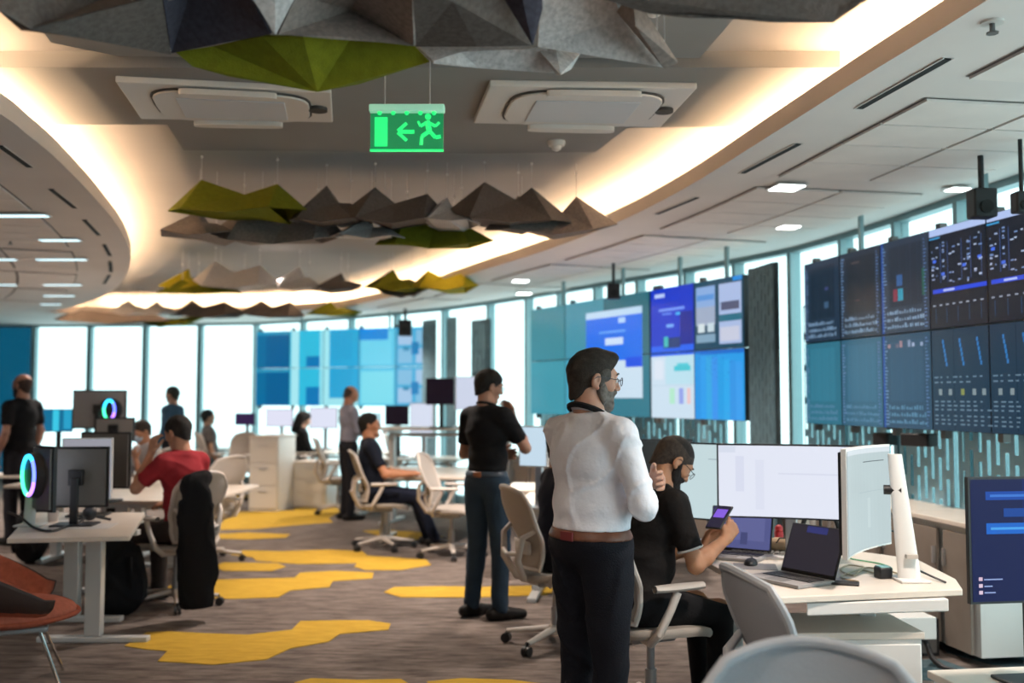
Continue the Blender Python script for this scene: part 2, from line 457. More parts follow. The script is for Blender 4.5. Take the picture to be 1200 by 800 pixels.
# ------------------------------------------------------------------ glazed facade
cum = [0.0]
for i in range(1, len(FAC)): cum.append(cum[-1] + (FAC[i] - FAC[i - 1]).length)
def fac_at(s):
    for i in range(1, len(FAC)):
        if s <= cum[i] or i == len(FAC) - 1:
            t = (s - cum[i - 1]) / (cum[i] - cum[i - 1])
            p = FAC[i - 1].lerp(FAC[i], t); d = (FAC[i] - FAC[i - 1]).normalized()
            return p, d
def fac_s(px, py):      # arc position of a point seen in the picture at ceiling height
    p = PZ(px, py, HC); p.z = 0; best = (9e9, 0)
    for i in range(1, len(FAC)):
        a, b_ = FAC[i - 1], FAC[i]; t = max(0, min(1, (p - a).dot(b_ - a) / (b_ - a).length_squared))
        d = (a.lerp(b_, t) - p).length
        if d < best[0]: best = (d, cum[i - 1] + t * (b_ - a).length)
    return best[1]
def fac_x(px):
    """arc position where the facade crosses picture column px"""
    k = (px - 600) / FPX
    for i in range(1, len(FAC)):
        a, b_ = FAC[i - 1], FAC[i]
        fa = a.x - k * a.y * 1.0; fb = b_.x - k * b_.y * 1.0
        if a.y > 0.5 and fa * fb <= 0:
            return cum[i - 1] + (b_ - a).length * fa / (fa - fb)
    return 0
win_id = [0]
def window_run(s0, s1, pane_w, pane='glass', post='alu', post_w=0.05, zl=0.12, zh=2.86, first_post=True, film=None):
    win_id[0] += 1
    n = max(1, round((s1 - s0) / pane_w)); 
    root = MB()
    for k in range(n):
        a, _ = fac_at(s0 + (s1 - s0) * k / n); c, _ = fac_at(s0 + (s1 - s0) * (k + 1) / n)
        m_ = (a + c) / 2; d = (c - a); L = d.length; rz = math.atan2(d.y, d.x)
        root.box((m_.x, m_.y, 0.06), (L, 0.12, 0.12), rz); root.box((m_.x, m_.y, HC - 0.02), (L, 0.10, 0.05), rz)
    ro = struct(root.build('window_%d' % win_id[0], MT['alu'], smooth=0))
    for k in range(n + 1):
        if k == 0 and not first_post: continue
        a, d = fac_at(s0 + (s1 - s0) * k / n)
        MB().box((a.x, a.y, (zl + zh) / 2), (post_w, 0.12, zh - zl), math.atan2(d.y, d.x)).build('mullion', MT[post], ro, smooth=0)
    for k in range(n):
        a, _ = fac_at(s0 + (s1 - s0) * k / n); c, _ = fac_at(s0 + (s1 - s0) * (k + 1) / n)
        d = (c - a); m_ = (a + c) / 2; L = d.length - post_w
        MB().box((m_.x, m_.y, (zl + zh) / 2), (L, 0.012, zh - zl), math.atan2(d.y, d.x)).build('pane', MT[pane], ro, smooth=0)
    return ro
sA = 0.05
window_run(sA, fac_x(1133), 0.95)
window_run(fac_x(1133), fac_x(620), 0.8, first_post=False)
window_run(fac_x(620), fac_x(575), 0.8, first_post=False)
window_run(fac_x(575), fac_x(300), 1.1, pane='glass', first_post=False)
window_run(fac_x(300), fac_x(40), 1.0, post_w=0.09, first_post=False)
window_run(fac_x(40), cum[-1] - 0.01, 0.9, pane='glass_teal', first_post=False)
struct(MB().box((-11.8, FAC[-1].y, 1.45), (1.6, 0.15, 2.9)).build('wall_far', MT['wall'], smooth=0))

# teal film partitions standing in front of the far glass
def film(px0, px1, mname, inset=0.35, z0=0.1, z1=2.75, label=None):
    a, _ = fac_at(fac_x(px0)); c, _ = fac_at(fac_x(px1))
    d = (c - a).normalized(); n = Vector((-d.y, d.x, 0))
    if n.dot(a) > 0: n = -n
    a = a + n * inset; c = c + n * inset; m_ = (a + c) / 2; L = (c - a).length
    rz = math.atan2(c.y - a.y, c.x - a.x)
    t = thing('film_screen', (m_.x, m_.y, 0), rz, label, 'partition')
    MB().box((0, 0, (z0 + z1) / 2), (L - .04, 0.01, z1 - z0)).build('pane', MT[mname], t, smooth=0)
    f = MB()
    for sx in (-1, 1): f.box((sx * (L / 2 - .02), 0, z1 / 2), (0.035, 0.03, z1))
    f.box((0, 0, z1), (L, 0.03, 0.03)).box((0, 0, 0.05), (L, 0.03, 0.1))
    f.build('frame', MT['alu'], t, smooth=0)
    return t
#film(62, 0, 'glass_teal', 0.5, label='teal glass screen at the far left end of the window wall')

# perforated metal sunscreens inside the glass
def perf_panel(w, h, pitch=0.090, slot=0.038, dash=0.22, mname='perf'):
    b = MB(); n = int(w / pitch); x0 = -w / 2; T = 0.004
    for i in range(n + 1):
        xc = x0 + i * pitch
        sw = pitch - slot
        b.face([(xc, 0, 0), (min(xc + sw, w / 2), 0, 0), (min(xc + sw, w / 2), 0, h), (xc, 0, h)])
        if i < n:
            off = (0, .5, .25, .75)[i % 4] * (dash + .06)
            z = -off
            while z < h:
                a0, a1 = max(z + dash, 0), min(z + dash + .06, h)
                if a1 > a0 > -1: b.face([(xc + sw, 0, a0), (xc + pitch, 0, a0), (xc + pitch, 0, a1), (xc + sw, 0, a1)])
                z += dash + .06
    return b
def place_perf(px0, px1, z0, z1, mname='perf', inset=0.10, label='', **kw):
    a, _ = fac_at(fac_x(px0)); c, _ = fac_at(fac_x(px1))
    m_ = (a + c) / 2; d = (c - a).normalized(); n = Vector((-d.y, d.x, 0))
    if n.dot(a) > 0: n = -n
    m_ = m_ + n * inset; L = (c - a).length - .03
    o = perf_panel(L, z1 - z0, **kw).build('perforated_panel', MT[mname], None, solid=0.0008, smooth=0, at=(m_.x, m_.y, z0), rz=math.atan2(d.y, d.x))
    tag(o, label, 'sunscreen')
    if mname == 'perf':
        ly = Vector((-math.sin(o.rotation_euler.z), math.cos(o.rotation_euler.z), 0))
        MB().box((0, -.03 if ly.dot(n) > 0 else .03, (z1 - z0) / 2), (L, .006, z1 - z0)).build('backing_film', MT['glass_film'], o, smooth=0)
    return o
place_perf(1003, 953, 0.78, 2.35, label='slotted metal panel beside the bright bare window strip, under the big video wall')
place_perf(1053, 1006, 0.78, 2.35, label='blue-grey slotted metal panel second from the bare window strip under the big video wall')
place_perf(1133, 1056, 0.78, 2.35, label='wide slotted metal panel behind the tall white monitor stand')
place_perf(1230, 1137, 0.78, 2.35, mname='perf', label='dark slotted metal panel above the credenza behind the blue monitor')
place_perf(800, 700, 0.78, 2.35, label='blue slotted metal panel under the twin blue wall screens')
place_perf(860, 802, 0.78, 2.35, label='blue slotted metal panel between twin blue screens and dark column')
def panel_pts(p0, p1, z0, z1, mname, label):
    a = Vector(((p0[0] - 600) / FPX * p0[1], p0[1], 0)); c = Vector(((p1[0] - 600) / FPX * p1[1], p1[1], 0)); m_ = (a + c) / 2; d = c - a
    o = perf_panel(d.length, z1 - z0, pitch=.07, slot=.012, dash=.10).build('patterned_panel', MT[mname], None, solid=.003, smooth=0, at=(m_.x, m_.y, z0), rz=math.atan2(d.y, d.x))
    MB().box((0, .03, (z1 - z0) / 2), (d.length, .03, z1 - z0)).build('backing', MT['perf_dark'], o, smooth=0)
    tag(o, label, 'panel')
panel_pts((878, 8.35), (908, 7.85), .2, 2.62, 'column', 'tall dark patterned column panel left of the bright window strip')
place_perf(700, 640, 0.78, 2.35, label='slotted metal panel behind the bearded man in white shirt')
place_perf(597, 572, 0.1, 2.62, mname='column', inset=0.3, slot=0.004, dash=0.5, label='dark column panel left of the narrow bright window in the middle')
place_perf(556, 543, 0.1, 2.7, mname='column', inset=0.3, slot=0.004, dash=0.5, label='narrow dark strip panel between the two pale far windows')
place_perf(532, 514, 0.1, 2.7, mname='column', inset=0.3, slot=0.004, dash=0.5, label='narrow dark strip panel just right of the far blue video wall')

# low credenzas along the glass
def credenza(px0, px1, n, label, h=.82, dep=.42, inset=.30, group='low credenzas along the glass'):
    s0, s1 = sorted((fac_x(px0), fac_x(px1)))
    for k in range(n):
        a, _ = fac_at(s0 + (s1 - s0) * k / n); c, _ = fac_at(s0 + (s1 - s0) * (k + 1) / n)
        d = (c - a).normalized(); nn = Vector((-d.y, d.x, 0)); m_ = (a + c) / 2
        if nn.dot(a) > 0: nn = -nn
        m_ = m_ + nn * inset; L = (c - a).length - .03; rz = math.atan2(d.y, d.x)
        if (Matrix.Rotation(rz, 3, 'Z') @ Vector((0, -1, 0))).dot(nn) < 0: rz += math.pi
        t = thing('credenza', (m_.x, m_.y, 0), rz, label % ORD[k], 'cabinet', group)
        MB().box((0, 0, h - .015), (L + .02, dep + .03, .03)).build('worktop', MT['desk'], t, bevel=.004)
        MB().box((0, .02, (h - .03) / 2 + .03), (L, dep - .04, h - .09)).build('body', MT['white'], t, smooth=0)
        for q in range(2):
            dr = MB().box((-L / 4 + L / 2 * q, -dep / 2 + .01, h / 2), (L / 2 - .06 - .01, .02, h - .14)).build('door', MT['wood_dark'] if px0 > 900 else MT['sill'], t, bevel=.002)
            MB().box((-L / 4 + L / 2 * q + L * .17 * (1 - 2 * q), -dep / 2 - .01, h * .72), (.012, .02, .10)).build('handle', MT['alum'], dr)
ORD = ['nearest', 'second', 'third', 'fourth', 'fifth', 'sixth']
credenza(1230, 1020, 3, '%s brown-fronted credenza under the big dashboard video wall')
credenza(1015, 765, 4, '%s low credenza behind the white ultrawide monitor and twin blue screens')
credenza(760, 620, 3, '%s low credenza under the teal video wall')
# ------------------------------------------------------------------ ceiling equipment
def cassette(px, z, label):
    P = [PZ(x, y, z) for x, y in px]       # near-left, near-right, far-right, far-left
    c = sum(P, Vector()) / 4
    t = thing('ceiling_air_conditioner', (c.x, c.y, z), 0, label, 'air conditioner', 'air conditioner cassettes in the raised ceiling')
    Q = [p - c for p in P]
    def bil(u, v): return (Q[0] * (1 - u) + Q[1] * u) * (1 - v) + (Q[3] * (1 - u) + Q[2] * u) * v
    def poly(u0, u1, v0, v1, zz0, zz1, name, m, par, bev=0.0, rnd_=False):
        if rnd_:
            pts = []
            for k in range(28):
                a = 2 * math.pi * k / 28; cu, su = math.cos(a), math.sin(a)
                e = 0.5
                pu = math.copysign(abs(cu) ** e, cu); pv = math.copysign(abs(su) ** e, su)
                q = bil((u0 + u1) / 2 + pu * (u1 - u0) / 2, (v0 + v1) / 2 + pv * (v1 - v0) / 2); pts.append((q.x, q.y))
        else:
            pts = [tuple(bil(u, v)[:2]) for u, v in ((u0, v0), (u1, v0), (u1, v1), (u0, v1))]
        return MB().prism(pts, zz0, zz1).build(name, MT[m], par, bevel=bev, smooth=0)
    poly(0, 1, 0, 1, -0.012, 0.02, 'frame', 'cooler', t, 0.006)
    poly(.12, .90, .06, .96, -0.020, -0.011, 'shadow_gap', 'cooler_dark', t, rnd_=True)
    poly(.13, .89, .08, .94, -0.030, -0.012, 'cover', 'cooler', t, 0.012, rnd_=True)
    g = poly(.25, .77, .25, .80, -0.036, -0.029, 'grille', 'cooler_grille', t, 0.003)
    poly(.28, .74, .88, 1.0, -0.055, -0.02, 'flap', 'cooler', t, 0.01, rnd_=True)
    poly(.28, .74, .02, .10, -0.05, -0.02, 'flap', 'cooler', t, 0.01, rnd_=True)
    q = bil(.93, .5)
    MB().tube([(q.x, q.y, -.01), (q.x, q.y, -.03)], .05, 16).build('sensor', MT['cooler_dark'], t)
    return t
cassette([(135, 93), (388, 106), (390, 141), (165, 137)], 3.10, 'white ceiling air conditioner left of the green exit sign')
cassette([(574, 98), (817, 101), (774, 147), (555, 142)], 3.10, 'white ceiling air conditioner right of the green exit sign')

# green exit sign
MT['exit_pane'] = mat('exit_pane', (0.01, 0.10, 0.04), 0.3, emit=(0.01, 0.30, 0.10), estr=0.35)
MT['exit_glow'] = mat('exit_glow', (0.02, 0.2, 0.06), 0.4, emit=(0.015, 0.95, 0.20), estr=0.62)
MT['exit_white'] = mat('exit_white', (0.4, 0.6, 0.5), 0.4, emit=(0.35, 0.9, 0.6), estr=0.2)
p0 = PD(433, 122, 4.6); p1 = PD(521, 177, 4.6); ew = p1.x - p0.x; eh = p0.z - p1.z
t = thing('exit_sign', ((p0.x + p1.x) / 2, 4.6, p1.z), 0, 'glowing green exit sign with door, arrow and running man hanging from ceiling', 'exit sign')
MB().box((0, 0, eh * .40), (ew * .97, 0.012, eh * .80)).build('pane', MT['exit_pane'], t, bevel=.002)
MB().box((0, 0, eh * .9), (ew * 1.0, 0.05, eh * .16)).build('housing', MT['exit_white'], t, bevel=.006)
[MB().tube([(sx * ew * .3, .01, eh * .95), (sx * ew * .3, .01, HU - p1.z)], .004, 6).build('hanger', MT['alum'], t) for sx in (-1, 1)]
d = MB().box((-ew * .34, -.009, eh * .40), (ew * .17, .004, eh * .62)).build('door_symbol', MT['exit_glow'], t, smooth=0)
a = MB(); a.box((ew * .0, -.009, eh * .40), (ew * .20, .004, eh * .08))
for s_ in (-1, 1): a.box((-ew * .06, -.009, eh * (.40 + s_ * .10)), (ew * .16, .004, eh * .07), tilt=(0, s_ * -R(42), 0))
a.build('arrow_symbol', MT['exit_glow'], t, smooth=0)
m_ = MB(); m_.sphere((ew * .28, -.009, eh * .72), eh * .07, 10, (1, .2, 1))
def limb(q, x0, z0, x1, z1, r_):
    q.tube([(ew * x0, -.010, eh * z0), (ew * x1, -.010, eh * z1)], eh * r_, 6)
limb(m_, .27, .62, .30, .40, .065); limb(m_, .27, .60, .18, .52, .035); limb(m_, .18, .52, .15, .62, .03); limb(m_, .28, .60, .38, .52, .035); limb(m_, .38, .52, .43, .60, .03)
limb(m_, .29, .40, .20, .30, .045); limb(m_, .20, .30, .19, .12, .04); limb(m_, .31, .40, .38, .28, .045); limb(m_, .38, .28, .45, .30, .04)
m_.build('running_man_symbol', MT['exit_glow'], t)
g_ = MB()
for k in range(5): g_.sphere((ew * (-.36 + .18 * k), -.012, eh * .80), eh * .05, 8)
g_.build('led_dots', MT['exit_glow'], t)
MB().box((0, -.002, eh * .01), (ew * .97, .02, eh * .035)).build('lower_edge', MT['exit_glow'], t)

def detector(px, py, z, label, r=.055, name='smoke_detector', ztop=None):
    p = PZ(px, py, z)
    t = thing(name, (p.x, p.y, z), 0, label, 'detector')
    zt = (ztop or z + .06) - z
    MB().tube([(0, 0, zt), (0, 0, zt - .012), (0, 0, zt - .03)], [r, r, r * .85], 20).build('base', MT['cooler'], t)
    MB().tube([(0, 0, zt - .03), (0, 0, zt - .05), (0, 0, zt - .06)], [r * .55, r * .5, r * .2], 16).build('sensor', MT['cooler'], t)
    return t
detector(766, 20, 3.07, 'round smoke detector beside the big felt cluster at the top', .06, ztop=3.13)
detector(652, 175, 3.07, 'round smoke detector just below the right air conditioner', .055, ztop=3.12)
for (px, py, lab) in ((1163, 38, 'small sprinkler head at the upper right by the bright cove'), (12, 286, 'dark sprinkler head under the left ceiling island')):
    p = PZ(px, py, 2.86)
    t = thing('sprinkler', (p.x, p.y, 2.9), 0, lab, 'sprinkler')
    MB().tube([(0, 0, 0), (0, 0, -.008)], .04, 14).build('rosette', MT['cooler'], t)
    MB().tube([(0, 0, -.008), (0, 0, -.04)], .010, 8).build('nozzle', MT['grey'], t)
    MB().tube([(0, 0, -.04), (0, 0, -.045)], .022, 8).build('deflector', MT['grey'], t)

# slot diffusers
def slot(a, b_, label, wd=.035, m='slot'):
    p, q = PZ(*a, HC), PZ(*b_, HC); c = (p + q) / 2; d = q - p
    t = thing('slot_diffuser', (c.x, c.y, HC), math.atan2(d.y, d.x), label, 'air slot', 'slot diffusers in the lower ceiling')
    MB().box((0, 0, -.004), (d.length, wd, .006)).build('slot', MT[m], t, smooth=0)
    f = MB()
    for s_ in (-1, 1): f.box((0, s_ * (wd / 2 + .004), -.005), (d.length + .02, .006, .004))
    f.build('frame', MT['ceiling'], t, smooth=0)
slot((1007, 126), (1110, 68), 'longest dark air slot in the right ceiling near the bright cove')
slot((870, 202), (935, 168), 'air slot in the right ceiling, second along the cove')
slot((770, 250), (816, 231), 'air slot in the right ceiling, third along the cove')
slot((0, 170), (35, 195), 'air slot at the left picture edge, nearest in the left ceiling island')
slot((60, 221), (88, 243), 'second nearest air slot in the left ceiling island')
slot((99, 257), (116, 275), 'third air slot along the left ceiling island edge')
slot((122, 286), (129, 299), 'fourth air slot along the left ceiling island edge')
slot((129, 306), (130, 318), 'fifth air slot along the left ceiling island edge')
slot((128, 322), (122, 332), 'farthest air slot along the left ceiling island edge')

# recessed lights, then glowing strips imitating ceiling reflections
def downlight(px, py, label, sx=.17, sy=.17, rz=AX):
    p = PZ(px, py, HC)
    t = thing('downlight', (p.x, p.y, HC - .014), rz, label, 'ceiling light', 'square recessed ceiling lights')
    MB().box((0, 0, -.004), (sx + .03, sy + .03, .008)).build('frame', MT['white'], t, smooth=0)
    MB().box((0, 0, -.010), (sx, sy, .006)).build('diffuser', MT['lamp'], t, smooth=0)
downlight(922, 216, 'glowing recessed ceiling light above the bright window strip at right')
downlight(924, 263, 'faint recessed ceiling light just above the video wall corner', .14, .14)
downlight(610, 327, 'small recessed ceiling light over the middle window')
downlight(614, 342, 'small recessed ceiling light nearest the middle window')
downlight(1122, 218, 'recessed ceiling light beside the black camera over the video wall', .12, .10)
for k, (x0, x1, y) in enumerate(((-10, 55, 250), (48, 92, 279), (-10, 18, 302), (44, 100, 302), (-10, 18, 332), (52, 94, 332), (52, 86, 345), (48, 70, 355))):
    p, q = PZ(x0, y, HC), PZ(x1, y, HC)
    t = thing('reflection_streak', ((p.x + q.x) / 2, p.y, HC - .012), 0, 'cool white glowing reflection streak on the left ceiling island, %s' % ['nearest of all', 'second nearest, beside the second air slot', 'third row, at the picture edge', 'third row, beside the fourth air slot', 'fourth row, at the picture edge', 'fourth row, away from the edge', 'fifth row', 'farthest of all'][k], 'ceiling light', 'reflection streaks on the left ceiling island')
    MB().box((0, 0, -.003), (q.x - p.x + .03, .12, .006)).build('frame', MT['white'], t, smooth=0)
    MB().box((0, 0, -.008), (q.x - p.x, .08, .006)).build('diffuser', MT['streak_glow'], t, smooth=0)  # emissive strip imitates a reflection on the ceiling, no fitting there

# ------------------------------------------------------------------ folded felt pieces
felt = {
 'green': mat('green_felt', (0.155, 0.165, 0.012), 0.95, var=0.12, vscale=30, bump=0.3, bscale=220, spec=.1),
 'yellow': mat('yellow_green_felt', (0.40, 0.34, 0.02), 0.95, var=0.12, vscale=30, bump=0.3, bscale=220, spec=.1),
 'dark': mat('charcoal_felt', (0.125, 0.108, 0.100), 0.95, var=0.2, vscale=60, bump=0.3, bscale=220, spec=.1),
 'navy': mat('navy_felt', (0.055, 0.055, 0.075), 0.95, var=0.2, vscale=60, bump=0.3, bscale=220, spec=.1),
 'mid': mat('brown_grey_felt', (0.24, 0.20, 0.18), 0.95, var=0.2, vscale=60, bump=0.3, bscale=220, spec=.1),
 'light': mat('light_grey_felt', (0.50, 0.48, 0.475), 0.95, var=0.22, vscale=70, bump=0.3, bscale=220, spec=.1),
}
def hangers(t, pts, loc):
    for p in pts:
        w_ = MB().tube([(p.x - loc.x, p.y - loc.y, p.z - loc.z), (p.x - loc.x, p.y - loc.y, HU - loc.z)], .0022, 5).build('wire', MT['alum'], t)
        MB().sphere((p.x - loc.x, p.y - loc.y, min(HU - loc.z - .01, p.z - loc.z + .17)), .010, 8).build('hook', MT['white'], w_)
def felt_fan(apex, outline, mname, label, up_=True):
    A = PZ(*apex); O_ = [PZ(*o) for o in outline]
    loc = A.copy()
    t = thing('felt_baffle', loc, 0, label, 'felt baffle', 'folded felt pieces of the nearest cluster')
    b = MB(); av = b.bm.verts.new((0, 0, 0)); ov = [b.bm.verts.new(o - loc) for o in O_]
    for i in range(len(ov)): b.bm.faces.new((av, ov[i], ov[(i + 1) % len(ov)]))
    b.build('felt_shell', felt[mname], t, solid=.010, smooth=0)
    hs = [O_[len(O_) // 2], O_[-1]]
    for p in hs:
        MB().tube([(p.x - loc.x, p.y - loc.y, p.z - loc.z + .005), (p.x - loc.x, p.y - loc.y, HU - loc.z)], .002, 5).build('wire', MT['alum'], t)
    return t
F = felt_fan
F((36, 33, 2.52), [(-90, -40, 2.62), (0, 11, 2.60), (26, 34, 2.54), (110, 43, 2.60), (200, 62, 2.60), (190, -6, 2.66), (126, -2, 2.74), (20, -60, 2.74)], 'dark', 'charcoal folded felt at the top left corner')
F((232, -40, 2.76), [(189, -8, 2.66), (201, 61, 2.60), (260, 50, 2.60), (318, 39, 2.60), (282, -25, 2.68), (250, -60, 2.74)], 'navy', 'dark navy folded felt just above the left half of the green one')
F((323, 39, 2.58), [(283, -24, 2.68), (320, -60, 2.74), (346, -8, 2.68)], 'light', 'narrow light grey felt triangle pointing down to the green felt')
F((412, 12, 2.72), [(325, 40, 2.585), (400, 45, 2.60), (486, 53, 2.60), (484, -6, 2.64), (440, -60, 2.7), (347, -8, 2.68)], 'mid', 'brown-grey folded felt above the right half of the green one')
F((372, 106, 2.50), [(206, 61, 2.60), (226, 78, 2.56), (268, 88, 2.54), (420, 97, 2.54), (503, 72, 2.58), (486, 54, 2.62), (410, 46, 2.64), (355, 42, 2.62), (308, 42, 2.62), (250, 54, 2.62)], 'green', 'large olive green folded felt, nearest green one, hanging below the grey cluster')
F((530, 0, 2.64), [(484, -6, 2.64), (487, 53, 2.61), (560, 53, 2.59), (622, 52, 2.59), (590, -5, 2.68), (560, -70, 2.74)], 'dark', 'dark grey folded felt at top centre, left of a light triangle')
F((624, 52, 2.56), [(590, -6, 2.68), (600, -60, 2.74), (634, -40, 2.72), (634, 10, 2.64)], 'navy', 'thin dark felt wedge between the dark and the light grey felt')
F((540, 62, 2.60), [(488, 55, 2.63), (508, 73, 2.56), (560, 79, 2.57), (650, 85, 2.57), (640, 56, 2.63)], 'light', 'pale grey felt strip beneath the dark felt at top centre')
F((657, 87, 2.52), [(628, 55, 2.64), (650, 53, 2.65), (680, 62, 2.65), (668, 80, 2.58), (652, 86, 2.56)], 'light', 'small light felt point hanging above the right air conditioner')
F((700, 30, 2.66), [(630, 54, 2.60), (632, 0, 2.68), (660, -30, 2.74), (718, -20, 2.74), (724, 14, 2.70), (778, 79, 2.56), (700, 66, 2.58)], 'light', 'speckled light grey folded felt left of the smoke detector')
F((745, 30, 2.60), [(724, 13, 2.70), (742, -10, 2.72), (770, 38, 2.62), (794, 72, 2.56), (779, 79, 2.55)], 'mid', 'grey felt blade folded against the speckled light felt')
F((975, 25, 2.58), [(690, -8, 2.64), (760, 14, 2.62), (806, 19, 2.60), (900, 24, 2.60), (1016, 0, 2.62), (1030, -40, 2.7), (800, -60, 2.72)], 'dark', 'dark folded felt at the top beside the bright cove light')
F((200, -14, 2.70), [(187, -8, 2.68), (196, 0, 2.66), (240, -12, 2.68), (230, -50, 2.74)], 'mid', 'small grey felt wedge at the top edge')

def felt_tile(px0, px1, ytop, ybot, zb, mname, label, group, seed, peaks=2, up_=True, depth=.75, hang=2):
    """folded tile seen from the side: ridge peaks on top, faceted underside; from px0..px1 at base height zb"""
    a = PZ(px0, ybot, zb); b_ = PZ(px1, ybot, zb)
    D = (a.y + b_.y) / 2; W = (b_.x - a.x) * 1.06
    ztop = PD((px0 + px1) / 2, ytop, D + depth * .35).z
    h = ztop - zb; cx = (a.x + b_.x) / 2
    r_ = random.Random(seed)
    t = thing('felt_baffle', (cx, D, zb), 0, label, 'felt baffle', group)
    b = MB(); vs = {}
    def V(k, x, y, z): vs[k] = b.bm.verts.new((x, y, z))
    j = lambda s_: r_.uniform(-s_, s_)
    w2 = W / 2
    zl = (lambda: r_.uniform(.15, .4) * h) if up_ else (lambda: h * r_.uniform(.75, 1))
    V('fl', -w2 * .62, -.1, zl() * .4); V('fm', j(.1) * w2, -.16 * depth, 0); V('fr', w2 * .6, -.08, zl() * .4)
    V('l', -w2, depth * .25, zl()); V('r', w2, depth * .3, zl())
    V('bl', -w2 * .5, depth * .8, zl()); V('bm', j(.1), depth, zl()); V('br', w2 * .55, depth * .85, zl())
    if up_:
        if peaks == 2:
            V('p', -w2 * .45 + j(.06), depth * .35, h); V('q', w2 * .45 + j(.06), depth * .38, h * r_.uniform(.85, 1)); V('v', j(.08), depth * .3, h * .62)
        else:
            V('p', j(.2) * w2 - .02, depth * .35, h); V('q', w2 * .35, depth * .45, h * .65); V('v', w2 * .12, depth * .2, h * .55)
    else:
        V('p', -w2 * .4 + j(.06), depth * .4, h * .35); V('q', w2 * .35 + j(.06), depth * .35, h * .2); V('v', j(.08), depth * .25, h * .6)
    for f in (('fl', 'l', 'p'), ('fl', 'p', 'v'), ('fl', 'v', 'fm'), ('fm', 'v', 'fr'), ('fr', 'v', 'q'), ('fr', 'q', 'r'),
              ('l', 'bl', 'p'), ('p', 'bl', 'bm'), ('p', 'bm', 'v'), ('v', 'bm', 'q'), ('q', 'bm', 'br'), ('q', 'br', 'r')):
        b.bm.faces.new([vs[k] for k in f])
    # light underside fold
    b.bm.faces.new([vs['fl'], vs['fm'], vs['bl']]); b.bm.faces.new([vs['fm'], vs['fr'], vs['br']]); b.bm.faces.new([vs['fm'], vs['bm'], vs['bl']]); b.bm.faces.new([vs['fm'], vs['br'], vs['bm']])
    pts = [Vector((cx, D, zb)) + vs[k].co for k in ('p', 'q')][:hang] + ([Vector((cx, D, zb)) + vs['bm'].co] if hang > 2 else [])
    b.build('felt_shell', felt[mname], t, solid=.008, smooth=0)
    hangers(t, pts, Vector((cx, D, zb)))
    return t
G2 = 'folded felt pieces of the second cluster'
T = felt_tile
T(190, 346, 211, 252, 2.74, 'green', 'olive green two-peaked felt at the left end of the second cluster', G2, 1, hang=3)
T(180, 262, 247, 278, 2.66, 'mid', 'small brown felt under the left end of the olive two-peaked felt', G2, 2, 1)
T(244, 398, 244, 287, 2.64, 'mid', 'wide brown-grey felt low in the second cluster, below the olive one', G2, 3, 2, True, depth=.4, hang=3)
T(334, 432, 218, 263, 2.72, 'dark', 'dark grey felt right beside the olive two-peaked felt', G2, 4, 1)
T(398, 520, 220, 265, 2.70, 'dark', 'dark brown felt with high ridge in the middle of the second cluster', G2, 5, 2, hang=3)
T(385, 475, 255, 281, 2.67, 'light', 'pale grey felt just left of the small olive felt', G2, 6, 1, True, depth=.4)
T(442, 574, 252, 292, 2.62, 'green', 'small olive felt hanging lowest in the second cluster', G2, 7, 2, True, depth=.3, hang=3)
T(490, 560, 232, 262, 2.72, 'light', 'pale grey sliver of felt between two dark ones', G2, 8, 1)
T(526, 672, 214, 264, 2.70, 'dark', 'largest dark brown felt at the right of the second cluster', G2, 9, 2, hang=3)
T(572, 722, 230, 277, 2.65, 'mid', 'brown felt at the right tip of the second cluster touching the cove light', G2, 10, 2, depth=.5)
G3 = 'folded felt pieces of the third cluster'
T(180, 240, 315, 340, 2.73, 'yellow', 'yellow peaked felt at the left end of the third cluster', G3, 11, 1)
T(182, 278, 328, 345, 2.67, 'green', 'flat olive felt below the yellow peaked felt', G3, 12, 2, True, depth=.4)
T(222, 322, 306, 339, 2.70, 'light', 'white-grey felt with tall peak beside the yellow felt', G3, 13, 2, hang=3)
T(318, 372, 313, 341, 2.70, 'light', 'pale grey peaked felt in the middle of the third cluster', G3, 14, 1)
T(362, 420, 320, 341, 2.72, 'dark', 'dark felt left of the double-peaked olive pair', G3, 15, 1)
T(425, 500, 316, 342, 2.71, 'green', 'olive peaked felt in the right half of the third cluster', G3, 16, 1)
T(480, 558, 317, 341, 2.71, 'yellow', 'yellow-olive felt at the right end of the third cluster', G3, 17, 2)
T(440, 500, 335, 350, 2.66, 'mid', 'brown felt sheet below the right olive felt', G3, 18, 1, False, depth=.4)
G4 = 'folded felt pieces of the farthest cluster'
T(60, 190, 358, 380, 2.70, 'mid', 'wide brown felt at the left of the farthest cluster', G4, 19, 2)
T(125, 168, 352, 370, 2.74, 'light', 'light peach felt peak in the farthest cluster', G4, 20, 1)
T(160, 200, 353, 369, 2.74, 'light', 'second light felt peak in the farthest cluster', G4, 21, 1)
T(150, 235, 368, 384, 2.66, 'green', 'dark olive felt low in the farthest cluster', G4, 22, 2, False, depth=.5)
T(196, 282, 351, 373, 2.73, 'dark', 'dark felt in the middle of the farthest cluster', G4, 23, 2)
T(280, 352, 352, 373, 2.73, 'dark', 'dark felt left of the farthest olive one', G4, 24, 2)
T(356, 420, 353, 371, 2.72, 'green', 'farthest olive felt, at the right end of the last cluster', G4, 25, 1)
